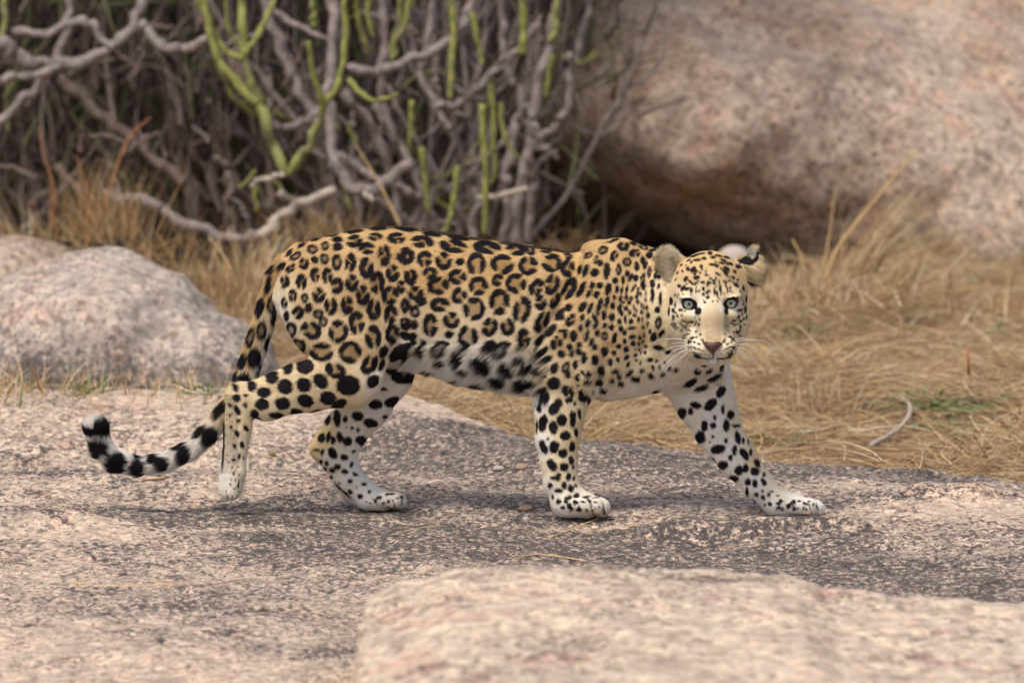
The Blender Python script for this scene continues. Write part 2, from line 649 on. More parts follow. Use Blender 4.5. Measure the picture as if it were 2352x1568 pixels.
    sub.append(prim_ell(P(*hd(1677, 696, .088)), (.018, .017, .0115), rotm(0, -14, 0), .006))
    sub.append(prim_ell(P(*hd(1618, 801, .172)), (.004, .010, .004), None, .003))
    sub.append(prim_ell(P(*hd(1653, 801, .172)), (.004, .010, .004), None, .003))
    return pr, sub, HY


prims, subs, HY = body_prims()
F_, org_, h_ = sdf_grid([p[1:] for p in prims], 0.004, sub=subs)
# muscle and coat unevenness
gx = [org_[k] + h_ * np.arange(F_.shape[k]) for k in range(3)]
near_band = np.argwhere(np.abs(F_) < 0.02)
pts_ = near_band * h_ + org_
F_[near_band[:, 0], near_band[:, 1], near_band[:, 2]] += (0.0030 * noise(pts_ * 11, 3) + 0.0010 * noise(pts_ * 45, 4)).astype(np.float32) * (1 - .8 * (pts_[:, 1] < -.16))
CREASE = [([(1335, 585), (1318, 640), (1290, 700), (1255, 760), (1225, 830)], 15, .009), ([(890, 620), (905, 700), (935, 770), (955, 805)], 34, .010),
          ([(1490, 600), (1492, 690), (1478, 800)], 12, .006), ([(1525, 660), (1522, 780)], 9, .005),
          ([(1300, 715), (1330, 790), (1330, 850)], 14, .004), ([(1425, 570), (1400, 650), (1370, 730)], 26, -.006), ([(1060, 600), (1050, 700), (1060, 800)], 14, .002),
          ([(1110, 600), (1100, 700), (1110, 810)], 14, -.002), ([(1160, 610), (1150, 700), (1165, 820)], 14, .002), ([(860, 850), (900, 800), (925, 770)], 12, .005),
          ([(690, 830), (760, 800), (820, 830)], 22, .004), ([(760, 600), (740, 700), (720, 800)], 20, .003), ([(1400, 800), (1370, 880)], 14, .005)]


def oc(p, y0):
    z = p[:, 2] + (-np.abs(p[:, 1]) - y0) * math.tan(TH)
    ys = np.linspace(0, 1600, 200)
    zs = np.array([P(1176, a, y0)[2] for a in ys])
    x0, x1 = P(0, 784, y0)[0], P(2352, 784, y0)[0]
    return (p[:, 0] - x0) / (x1 - x0) * 2352, np.interp(-z, -zs, ys)


cx_, cy_ = oc(pts_, -.07)
add_ = np.zeros(len(pts_))
for line, wd, dep in CREASE:
    dmin = np.full(len(pts_), 1e9)
    for (x1, y1), (x2, y2) in zip(line[:-1], line[1:]):
        t = np.clip(((cx_ - x1) * (x2 - x1) + (cy_ - y1) * (y2 - y1)) / ((x2 - x1) ** 2 + (y2 - y1) ** 2), 0, 1)
        dmin = np.minimum(dmin, (cx_ - x1 - t * (x2 - x1)) ** 2 + (cy_ - y1 - t * (y2 - y1)) ** 2)
    add_ += 1.4 * dep * np.exp(-dmin / wd ** 2)
add_ *= sstep(.02, .05, np.abs(pts_[:, 1])) * (pts_[:, 1] > -.155)
F_[near_band[:, 0], near_band[:, 1], near_band[:, 2]] += add_.astype(np.float32)
BV, BF = surface_nets(F_, org_, h_)
del F_
for _ in range(2):                        # light smoothing
    acc = np.zeros_like(BV)
    cn = np.zeros(len(BV))
    for a in range(4):
        b = (a + 1) % 4
        np.add.at(acc, BF[:, a], BV[BF[:, b]])
        np.add.at(acc, BF[:, b], BV[BF[:, a]])
        np.add.at(cn, BF[:, a], 1)
        np.add.at(cn, BF[:, b], 1)
    BV = BV * .5 + .5 * acc / cn[:, None]


def groups_of(p):
    names = ['near', 'farhind', 'farfore', 'tail', 'head', 'ear']
    best = np.full((len(names), len(p)), 1.0)
    for g, fn, lo, hi, k in prims:
        i = names.index(g)
        m = np.all((p > lo - .06) & (p < hi + .06), axis=1)
        if m.any():
            best[i, m] = np.minimum(best[i, m], fn(p[m]))
    g = best.argmin(0)
    ear_ = (g == 5) & (best[5] < best[4] - .004)
    g[g == 5] = 4
    return g, ear_


# ------------------------------------------------------------------ coat: markings and painted toe creases, laid out on the flank side of the animal (flat coat chart)
_ys = np.linspace(0, 1600, 200)
REFY = {0: -.07, 1: .035, 2: .0, 3: -.015, 4: HY - .04}


def chart(p, grp):
    y0 = np.choose(grp, [REFY[i] for i in range(5)])
    Y = np.where(grp == 0, -np.abs(p[:, 1] + 0.0), p[:, 1])
    z = p[:, 2] + (Y - y0) * math.tan(TH)
    ox = np.zeros(len(p))
    oy = np.zeros(len(p))
    for g in range(5):
        m = grp == g
        zs = np.array([P(1176, a, REFY[g])[2] for a in _ys])
        oy[m] = np.interp(-z[m], -zs, _ys)
        x0, x1 = P(0, 784, REFY[g])[0], P(2352, 784, REFY[g])[0]
        ox[m] = (p[m, 0] - x0) / (x1 - x0) * 2352
    return ox, oy


SPOTS_CREASES = {
 # name: (origin x, origin y, scale, chart group)
 'A': (800, 800, 1.96, 0, """
877 155 50 17 -8;1040 128 70 16 -5;1220 108 72 16 0;1425 112 90 18 8;655 228 36 16 -25;765 180 42 18 -15;558 285 38 18 -45;610 310 48 30 -30 F;735 262 42 35 0 F;830 238 32 35 0 F;920 190 40 22;922 245 38 28;
1042 205 58 50 0 R;1195 168 55 32 0 R;1350 180 66 45 0 R;505 385 42 22 -50;575 400 45 30 -40 R;672 370 38 45 0 R;750 340 28 28;823 333 35 40 0 F;915 360 40 62 0 F;1015 360 42 70 0 R;1135 258 60 48 0 R;1262 305 50 80 0 R;1418 310 65 65 0 R;
1130 400 52 80 0 R;530 495 38 48 0 R;655 500 42 60 0 R;755 450 35 58 0 R;845 455 38 62 0 R;915 530 50 62 0 R;1025 510 50 65 0 R;1210 505 55 88 0 R;1325 440 52 65 0 R;1460 465 48 55 0 R;
525 650 28 40 0 R;590 600 33 48 0 R;678 620 28 36 0 F;782 600 50 58 0 R;708 690 32 36;628 725 48 52 0 R;540 750 25 38;872 680 50 65 0 R;780 738 40 36 0 F;990 672 46 75 0 R;1105 600 52 78 0 R;1385 540 35 50 0 R;1305 600 65 70 0 R;
815 795 36 42 0 F;1060 800 58 90 0 R;1185 705 52 85 0 R;1310 740 52 70 0 R;1415 675 35 55 0 R;1490 720 35 50 0 F;573 850 45 56 0 F;725 855 80 65 30 R;925 865 75 85 0 R;1180 905 60 90 0 R;1320 880 55 75 0 R;1410 810 35 50 0 R;
622 965 65 58 0 F;800 1015 90 72 0 R;1015 1015 82 85 0 R;1150 1105 55 80 30 R;538 1025 14 28;1255 1010 28 50 20;553 1120 40 56;680 1122 62 55;905 1150 80 60 30 R;440 1200 48 50;537 1270 55 55;672 1258 55 50 30;797 1228 62 48 45;1000 1260 82 72;1240 1110 18 48 20;
290 1268 35 40;378 1315 52 36;362 1400 52 40;515 1395 54 45;683 1375 58 45 20;848 1355 58 48;925 1403 62 32 -25;465 1482 55 24 5;617 1460 48 32 10;750 1460 50 18 -15;305 1470 32 32;320 1515 35 20;240 1405 13 22;178 1355 30 26 30;172 1280 22 35 -20;178 1440 22 38 -30;190 1520 18 16;245 1335 20 12;
1400 1010 85 55 -20;1330 1050 40 40;1180 1230 40 55 30;1420 900 45 28 20;1470 960 30 40"""),
 'A2': (800, 800, 1.96, 1, "1310 1130 52 55;1400 1200 90 50;1195 1400 50 35;1310 1385 50 40 -20;1240 1290 40 12"),
 'A3': (800, 800, 1.96, 3, """435 400 26 45 25;505 385 34 16 -45;415 515 22 70 15;430 655 35 65 5 F;350 675 28 75 12;455 755 30 55 15;360 840 35 72 5 F;280 895 30 80 12 F;405 930 30 60 20;300 1045 48 72 10;215 1075 28 65 12;345 1120 18 60 30;230 1200 45 42;165 1190 18 45 10;60 1420 30 60 30"""),
 'B': (1500, 800, 1.96, 0, """
240 150 68 20 8;435 178 80 20 10;720 182 130 14 5;945 205 90 15 8;1190 262 60 14 6;170 205 85 48 8 R;395 240 105 50 10 R;648 250 105 50 5 R;860 262 75 50 10 R;960 275 45 32 30 R;1085 270 50 22 0 R;
60 315 50 60 0 R;185 335 58 58 0 R;325 350 62 68 0 R;445 355 33 28;565 370 70 85 0 R;755 375 85 75 0 R;945 385 75 70 0 R;1120 365 75 68 -20 R;1235 400 55 65 0 R;1245 310 28 28 0 R;85 470 52 60 0 R;225 440 52 50 0 R;285 530 82 65 0 R;425 465 70 58 0 R;440 605 58 62 0 R;580 535 72 70 0 R;720 490 42 48 30 R;855 515 78 75 0 R;1005 545 52 72 35 R;1120 520 55 82 20 R;1245 550 50 90 25 R;1335 560 25 65 30;
120 585 60 55 0 R;160 640 42 38;300 670 75 55 0 R;550 700 82 85 0 R;735 650 75 95 0 R;900 710 65 102 15 R;1035 655 48 55 0 R;1140 640 32 65 30 R;1240 690 25 30 40;50 680 40 55 0 R;120 725 30 40 0 F;50 810 48 50 0 R;115 820 25 35;230 820 58 88 0 R;385 785 60 62 0 R;365 888 32 28;505 905 75 82 0 R;665 835 58 72 20 R;795 835 55 65 0 R;1045 795 50 88 28 R;1180 740 24 50 35;1110 860 28 60 40;
670 965 45 35;765 990 60 52 -20 F;915 920 50 75 0 R;1030 930 24 50 40;1055 1015 24 48 40;320 985 60 55 0 F;450 1050 40 65;635 1100 80 58 35;815 1130 68 46 35;905 1055 40 30;100 905 28 30;185 990 28 65 -10;940 1125 40 40;240 1180 60 32 20;430 1240 50 25;590 1260 80 28;750 1215 60 42 20;930 1240 60 48;330 1080 40 28;500 1150 40 26 20"""),
 'C': (1950, 850, 3.1367, 0, """
980 275 60 50 -30 F;1215 225 72 60 0 R;1455 235 60 38 20 F;1350 305 75 50 -20 R;805 335 55 38 -30 F;1105 340 50 75 25 R;1255 410 55 55 0 F;890 385 26 55 15 F;940 430 25 35;1020 520 38 98 5;1155 505 36 75 0 F;1370 465 32 55;1440 395 22 40;1470 455 26 50 25;1525 330 42 38;1575 270 50 18 -10;1255 550 28 38;1115 635 24 32;1210 630 18 40;880 540 50 48;770 520 32 80 20;705 500 26 60 20;850 690 32 45 15;935 690 38 42;1035 740 36 75 10;1135 735 28 45 15;810 790 30 55 30;900 800 34 50 20;730 720 32 95 35 R;1300 600 22 42 25;1360 605 30 38 20;1440 605 30 75 15 R;1520 530 26 80 10 R;1445 700 22 40;
1330 190 48 28 15;1100 160 60 14 -20;1255 735 13 50 10;1195 750 15 40 15;1330 720 13 45 35;1380 750 13 35 15;1105 830 18 22;1180 850 18 35;1245 835 18 30;1300 840 18 25;1365 830 20 22;1415 800 12 20;1020 895 20 58 8;1090 930 34 42;935 925 24 72 15;915 990 16 50 5;1170 960 22 42;1245 960 20 25;1280 895 20 22;1210 895 12 16;1335 950 13 30;740 940 40 70 40;830 960 26 75 20;985 1040 32 58;1080 1060 36 48;1165 1110 28 30;1240 1085 13 38;1300 1110 22 25;1285 1010 18 25;1200 1020 15 25;1390 1090 15 30;735 1065 28 42 15;600 1100 55 85 30 R;880 1070 26 60 -20;895 1150 26 60 20;800 1135 24 45 10;720 1190 28 50;1000 1160 28 35;1075 1180 32 40;1185 1195 25 28;1310 1190 42 15 -12;1225 1245 22 24;1430 1090 12 30;1500 1040 18 30;
915 1250 30 50 10;1000 1285 42 52 0 F;1110 1300 30 65 8;790 1285 28 75 15;635 1280 45 72;535 1265 26 60;485 1225 28 20;1320 1290 32 22 -10;1225 1340 28 30;1405 1295 20 20;1460 1275 14 20;840 1355 28 50 20;885 1410 34 42 20;700 1430 45 85 5 R;1160 1405 28 30;1245 1435 34 38;1330 1375 22 25;1395 1370 15 20;590 1415 35 42;608 1495 28 45;400 1390 38 60;475 1360 25 35;440 1300 20 20;1000 1460 45 56;1100 1475 24 30;490 1490 45 50;230 1350 32 55 30;280 1470 32 60 35;560 945 26 24;455 1030 22 60 30;380 1215 26 75 45;505 1060 22 35 30;
1610 975 32 40;1620 1130 40 75 0 F;1550 800 17 75;1640 850 16 60;1550 670 25 40;1620 695 12 25;1490 950 14 25;1570 1290 40 55 25;1620 1420 60 32 10;1740 1470 50 30 15;1660 1250 20 40 30;1340 1040 16 22;1420 1000 14 20;1450 950 12 26;1470 860 10 30;1420 920 12 20;1380 880 12 24;1440 1180 14 18;1500 1140 12 22;1520 1230 16 22;1450 1350 14 16;1480 1400 20 14;1400 1440 12 14;1470 1480 12 20;1360 990 10 18;1390 790 10 22;1470 780 9 30;1590 580 18 30;1630 590 16 30;1600 500 20 40;1590 380 18 26"""),
 'D': (1950, 1200, 3.92, 0, """
410 570 85 48 -25;310 715 95 48 5;510 700 62 80 25;680 690 55 100 30 F;715 790 42 70;820 650 40 70;945 550 46 90 5;1105 580 55 72;1200 730 50 72 -15;1330 610 38 60;1440 580 30 40;1570 545 50 28 -40;925 765 40 38;1015 775 42 46;850 840 38 55;1000 885 60 40;860 955 28 22;1170 900 60 58 30;1400 745 60 40;1350 885 40 33;1460 830 30 45 15;1485 935 48 36 15;1615 765 65 40 -40;1700 860 70 45 15;1590 640 26 45 25;1700 580 20 22;1770 625 22 25;1800 730 40 33;1910 575 40 33;2010 595 30 20;1950 685 25 30;2060 690 22 30;2130 625 15 22;1930 815 60 36 35;2105 795 40 32 20;2205 710 35 33;2300 725 30 25;2020 1050 60 28;1225 1030 65 42;1080 1035 30 20;250 890 52 75 -30;505 925 98 92;365 1080 68 112 -10;265 1250 40 105 -12;500 1290 75 95 30;560 1210 62 70;670 1030 55 75 15;765 1060 33 85;715 1170 55 52;925 1110 72 85 -10;1015 1170 28 60;805 1215 22 28;380 825 25 18;345 1480 60 95 15;615 1455 78 82;765 1390 38 60;780 1490 38 60;870 1380 22 80 -20;1700 500 24 30;1780 470 16 24;1690 420 16 18"""),
 'E': (1850, 1350, 2.4117, 0, """
450 565 34 80 10;540 605 40 58;620 535 45 55;720 495 28 40;720 555 26 50;780 480 18 45 -10;655 680 48 40;750 650 22 40;455 780 30 65 -20;550 780 42 58 10;632 840 45 42;712 775 28 50;530 940 38 60 -35;640 960 38 42;705 900 25 45;560 1060 48 22 5;590 1045 20 35;640 1125 26 35;700 1150 25 35;680 1045 24 35;515 1130 18 28;590 1175 35 20;745 1130 15 18;730 1060 11 25;535 1230 14 25;590 1272 24 24;680 1238 38 20 -15;750 1218 28 22 -20;685 1310 20 28 20;630 1327 20 18;745 1283 28 13 -15;775 1343 28 17 10;695 1352 10 15;870 1275 13 20 -20;920 1330 9 13;840 1225 35 7 -10;920 1235 30 7 -20;395 590 11 60;725 960 11 20;495 710 15 14;885 1345 7 42 -12;1000 1370 14 26 10 F"""),
 'G': (250, 1350, 2.614, 0, """
1692 592 24 22;1615 650 18 22;1675 715 28 28;1760 660 22 38 -20;1648 842 22 22;1722 822 22 38 -10;1690 935 15 28;1643 975 18 19;1735 950 8 22;1625 1045 12 14;1692 1037 22 6 -20;1638 1103 14 16;1693 1108 8 10;1610 1160 10 10;1660 1165 10 13;1690 1165 8 12;1608 1213 12 12;1682 1230 12 20;1605 440 15 20;1600 535 13 18;1534 820 13 250 2"""),
 'G3': (250, 1350, 2.614, 3, """
1490 490 38 90 28;1310 690 32 88 42;1400 730 66 105 35;1150 925 66 92 25;1110 835 72 28 -30;940 1010 66 68 25;850 965 66 44 -25;705 1055 72 85 5;715 950 42 18;505 1020 98 100 5;300 905 100 88 -15;400 900 30 60 20;300 730 150 56 8;345 680 85 70"""),
 'F': (2450, 1350, 2.412, 2, """
350 200 62 34 -35;565 155 70 27 -30;445 250 65 23 -18;615 280 58 36 -55;590 220 25 9 -20;520 400 66 40 -40;385 405 50 28 10;260 480 42 50 10;340 460 24 34;630 440 18 40;705 490 33 40;560 515 13 28;465 595 30 52;548 590 30 28;665 590 30 55;755 590 40 18;430 695 44 58 -10;770 700 26 60 -10;820 730 14 30;865 735 13 24;660 725 22 25;590 800 66 42 -10;740 815 24 48;700 880 22 28;830 850 30 58 -30;885 830 16 30;635 945 45 40;535 905 22 50 -40;780 995 40 40;840 975 26 40;925 1005 40 36 30;945 930 24 42 -30;1005 1100 24 38 -20;1010 1030 13 22;735 1070 42 30;865 1100 27 35;928 1110 25 35;855 1190 18 40;940 1210 22 19;1000 1243 19 20;993 1182 15 15;1052 1210 17 16;1075 1185 14 11;1130 1222 20 9;1060 1297 19 19;1138 1292 25 15;1172 1345 11 20;1125 1352 11 11;1015 1310 10 10;1270 1335 17 26;1245 1295 13 18;1360 1333 12 8;1400 1300 22 11;1485 1320 8 13;1390 1345 13 8;545 690 14 14;515 735 8 12;400 100 34 26 10;510 95 34 20 -20;210 85 22 20;145 75 20 17;85 125 22 15;60 60 14 17;920 1290 40 16 50"""),
 'F0': (2450, 1350, 2.412, 0, "350 200 62 34 -35;565 155 70 27 -30;445 250 65 23 -18;615 280 58 36 -55;400 100 34 26 10;510 95 34 20 -20;210 85 22 20;145 75 20 17;85 125 22 15;60 60 14 17;630 45 20 40"),
 'H': (800, 1350, 2.614, 1, """
1590 430 68 44;1750 400 70 42 -25;1415 545 60 46 10;1540 615 68 46 10;1210 570 36 80 -5;1115 580 28 55 10;1290 575 22 36 10;1355 665 17 15;1415 685 17 24;1305 655 8 8;1680 550 25 22 -30;1055 760 38 50 10;1125 750 20 55 15;1165 785 25 38;1235 750 33 50 -10;1310 790 48 44;1450 785 58 46;1005 882 42 17;1063 900 14 35 10;1165 910 40 60 -30;1280 950 38 30;1370 890 22 15;1048 997 22 21;1105 1010 17 22;1210 1040 32 29;1350 1020 20 32 10;1085 1065 25 22 30;1162 1078 32 28 20;1280 1090 38 24 10;1388 1117 30 19;1140 1145 25 16 15;1228 1205 22 15;1180 1190 9 8;1332 1185 28 24;1475 1215 28 15;1405 1240 8 12;1525 1290 17 20;1335 1290 28 21;1435 1330 30 23;1490 1390 11 8;1555 1355 8 11;1615 1353 26 17;1720 1308 30 9 5;1678 1395 13 12;1762 1375 11 8;1260 1280 110 13 42;1840 1340 22 12 30"""),
 'PW': (0, 0, .61250, 0, "1338 1150 5 3;1352 1146 6 2 10;1330 1163 3 4;1347 1170 3 5;1368 1150 5 2 10;1358 1158 2.5 3;1320 1152 5 5;1312 1166 5 5;1375 1162 2 3;1386 1168 1.2 14 -8;1362 1176 1.2 12 -6;1345 1140 9 2 8;1300 1150 5 6;522 1141 1 7;534 1144 1 8;545 1139 1 6;540 1120 2.6 3;530 1112 2.2 2.6;548 1108 2 3;519 1126 2 2.6;548 1128 2 2.4"),  # the thin upright strokes paint shade into the creases between toes
 'PW1': (0, 0, .61250, 1, "872 1140 5 3;886 1136 4 2;900 1133 6 2 8;893 1150 3 3;878 1156 3 3;912 1142 3 2;905 1156 1.1 10 -8;922 1152 1.1 11 -8;860 1150 4 5;848 1156 4 3;890 1163 2.5 2.5"),  # includes dark strokes for the shaded toe gaps
 'PW2': (0, 0, .61250, 2, "1822 1152 6 5;1836 1149 6 3;1848 1154 4 3;1857 1150 5 2;1812 1160 5 6;1832 1165 4 3;1846 1168 3 4;1868 1157 3 3;1862 1172 1.1 11 -8;1880 1170 1.1 11 -8;1795 1150 6 5;1790 1165 5 4;1876 1160 3 2"),  # toe gaps shaded by thin dark strokes here too
 'K': (2300, 850, 2.6132, 4, """
945 258 22 20;970 300 25 14;885 310 22 14;815 328 40 13 -5;735 330 20 9 -30;790 285 45 10 -15;1075 330 35 13 20;1060 355 40 11 10;1145 365 25 15 30;1230 392 32 20;1105 410 34 17 30;1090 450 42 18 60;1185 440 22 17 30;775 420 32 22 -50;800 450 13 30 30;725 415 17 22;855 390 16 17;905 475 20 11;980 375 45 13 5;1010 390 19 14;810 500 28 20 -20;868 548 20 13;1020 465 30 12 30;1130 530 17 11;1170 500 14 20 -30;1215 525 11 13;1085 545 22 11 20;1195 570 20 16 20;805 555 32 12 -30;705 515 17 28 30;742 540 12 12;920 560 15 30 20;640 580 15 15;985 550 10 30;1030 540 10 16;1275 605 13 24 -15;940 510 14 12;1000 510 10 20;1110 300 35 12 15;1030 285 40 10 10;700 290 50 9 -20;850 265 45 9 -8;900 440 8 14;1050 410 9 9;665 375 16 10 -40"""),
 'L': (2400, 1000, 3.92, 4, """
570 285 22 21 20;625 320 24 40 30;680 330 28 22 -30;745 350 20 38;740 405 15 15;820 345 9 55;922 333 20 26;917 408 17 20;985 372 32 20 -30;985 450 21 25 35;1075 365 14 40;1118 405 15 42 -15;1170 345 17 62 -8;1265 340 11 50 -8;1315 310 16 18;1330 370 35 11 30;1405 270 28 24 40;1520 320 17 35 -15;1465 360 12 16;938 520 16 18;912 485 8 9;1055 512 14 13;1130 510 9 18;1160 480 8 20;555 435 13 28 15;515 420 11 22;515 550 13 38 5;452 505 25 46;488 645 19 28 -10;590 640 25 19;650 655 12 8;605 715 15 13;545 725 13 24 -20;495 750 17 38 -15;425 650 13 60;660 800 15 15;740 815 38 16 -10;630 780 9 14;620 850 55 9 45;680 890 45 9 45;540 860 55 11 45;515 890 40 11 45;625 930 15 22 -30;705 860 30 8 30;715 930 25 9 35;710 985 17 13;800 860 9 20 30;
1520 520 13 40 10;1570 480 15 45 -5;1490 470 9 40 10;1550 620 20 42;1465 640 38 18 -10;1440 740 17 26 20;1495 700 9 20;1520 770 13 20;1468 805 17 22;1565 740 13 30 10;1375 790 28 12;1350 830 35 11 15;1410 850 35 9 -30;1530 850 16 12 -30;1465 920 11 30 5;1425 958 21 21;1380 965 13 18;1290 880 12 8 30;
765 1042 18 15;812 1035 12 12;725 1092 22 19;782 1108 15 15;845 1138 26 12 25;870 997 9 14 15;1225 990 8 16 -10;1290 1028 16 12;1320 1035 15 21;1355 1070 26 18 -20;1312 1107 13 16;1262 1135 22 11 -40;735 1175 22 11 25;785 1190 28 10 15;840 1208 28 10 20;900 1228 30 8 15;780 1250 28 10 25;850 1272 40 8 12;940 1282 10 8;990 1285 9 7;820 1310 45 22 35;885 1320 12 6;1350 1170 38 10 -25;1285 1192 35 10 -22;1220 1218 35 9 -20;1345 1215 35 10 -22;1270 1250 35 9 -18;1180 1278 10 6;1300 1290 42 20 -40;
905 1095 16 34 -25;1215 1090 12 32 15;950 1345 110 9 6;1190 1345 110 9 -6;1060 1315 9 34;990 1385 10 9;1120 1385 10 8;940 1460 30 16;840 655 34 46 15;1255 655 26 40 -15"""),
}


def parse_spots_creases():
    out = []
    for key, (x0, y0, s, g, txt) in SPOTS_CREASES.items():
        for e in txt.replace("\n", "").split(";"):
            f = e.split()
            if len(f) < 4:
                continue
            x, y, rx, ry = map(float, f[:4])
            a = float(f[4]) if len(f) > 4 else 0.0
            t = f[5] if len(f) > 5 else 'S'
            q = 1.63265
            hs = {'K': 1.08, 'L': 1.26}.get(key, 1.0)
            if key == 'C' and min(rx, ry) < 26:
                hs = 1.28
            if key.startswith('PW'):
                out.append((g, x, y, rx, ry, R(a), t))
                continue
            out.append((g, (x0 + x / s) / q, (y0 + y / s) / q, hs * rx / s / q, hs * ry / s / q, R(a), t))
    return out


SP = parse_spots_creases()
_r = np.random.RandomState(77)
for _k in range(100):                      # fine freckles of cheeks and brow
    _x, _y = _r.uniform(1545, 1712), _r.uniform(600, 780)
    if abs(_x - 1635) < 26 and _y > 690:
        continue
    if min((_x - 1582) ** 2, (_x - 1678) ** 2) + (_y - 698) ** 2 < 700:
        continue
    if min((_x - q[1]) ** 2 + (_y - q[2]) ** 2 for q in SP if q[0] == 4) < 38:
        continue
    SP.append((4, _x, _y, _r.uniform(1.6, 2.8), _r.uniform(2.2, 4.2), _r.uniform(-.6, .6) - (_x - 1635) / 120, 'S'))

TAN = np.array(lin(190, 153, 98))
TAN2 = np.array(lin(205, 175, 130))
CREAM = np.array(lin(221, 204, 170))
WHITE = np.array(lin(228, 223, 216))
BROWN = np.array(lin(138, 104, 56))
BLACK = np.array(lin(30, 25, 28))
GREYB = np.array(lin(176, 150, 120))

# whiteness control points: chart group -> (x, y, value) 0 = golden back, 1 = pale tan, 2 = cream, 3 = white
TONE = {
 0: [(700, 570, .25), (900, 530, .0), (1100, 560, .0), (1300, 590, .0), (1430, 555, .2), (1550, 580, .2), (700, 700, 1.0), (850, 680, .5), (1000, 640, .1), (1150, 640, .1), (1300, 660, .3), (1420, 680, .7),
     (1480, 760, .9), (1530, 700, 1.3), (700, 800, 1.1), (850, 800, .9), (1000, 740, 1.2), (1100, 740, 1.3), (1200, 760, 1.4), (1300, 780, .7), (1400, 800, .8), (1000, 800, 2.5), (1080, 815, 2.8), (1160, 825, 2.8), (1215, 850, 2.6), (960, 830, 3),
     (1040, 860, 3), (1150, 885, 3), (1220, 900, 3), (960, 800, 2.2), (930, 870, 2.6), (650, 880, 1.2), (800, 880, 1.3), (870, 880, 2.4), (640, 950, 2), (550, 880, 1.4), (560, 960, 1.4), (540, 1000, 2.0), (560, 1050, 2.2), (520, 1100, 2.9), (545, 1110, 2.3), (530, 1140, 2.6),
     (648, 720, 2.6), (655, 780, 2.4), (1270, 880, 1.2), (1320, 880, 1.1), (1235, 920, 2.9), (1240, 1020, 2.8), (1290, 980, 1.5), (1320, 1000, 1.4), (1290, 1080, 1.6), (1250, 1120, 2.8), (1320, 1120, 2.3), (1300, 1180, 2.9), (1380, 1160, 2.6),
     (1400, 860, 1.4), (1390, 905, 2.6), (1450, 900, 2.9), (1520, 890, 2.8), (1540, 840, 2.5), (1480, 850, 1.9), (1600, 860, 2.7), (1650, 860, 2.4), (1550, 790, 1.9), (1530, 740, 1.7), (1540, 690, 2.1)],
 1: [(950, 860, 2.8), (880, 900, 2.9), (800, 980, 2.6), (740, 980, 1.3), (725, 1020, 1.2), (760, 1050, 2.5), (820, 1080, 2.9), (860, 1150, 2.9), (920, 1140, 2.6)],
 2: [(1600, 860, 2.6), (1580, 920, 2.8), (1640, 960, 3), (1700, 960, 2.1), (1680, 1060, 3), (1745, 1040, 1.6), (1790, 1110, 2.2), (1730, 1120, 3), (1800, 1180, 2.9), (1830, 1150, 2.6), (1880, 1160, 2.8)],
 3: [(640, 620, .6), (615, 680, .5), (640, 700, 2.8), (590, 760, .6), (618, 770, 2.8), (570, 820, .6), (600, 830, 3), (545, 900, .8), (570, 890, 3), (510, 940, 1.6), (490, 1020, 3), (470, 990, 2.6), (400, 1080, 3), (400, 1040, 2.7), (300, 1080, 3), (215, 1040, 3), (220, 980, 3)],
 4: [(1600, 590, .4), (1660, 590, .4), (1580, 620, .9), (1690, 620, .9), (1560, 680, 1.7), (1705, 680, 1.3), (1635, 640, 1.2), (1635, 700, 1.7), (1635, 740, 1.55), (1640, 775, 1.5), (1590, 720, 2.1), (1670, 720, 1.8), (1560, 740, 2.0), (1700, 740, 1.8), (1580, 770, 2.1), (1690, 770, 1.7), (1600, 800, 2.2), (1670, 800, 2.1), (1637, 825, 2.7), (1618, 690, 2.3), (1560, 790, 2.4)],
}


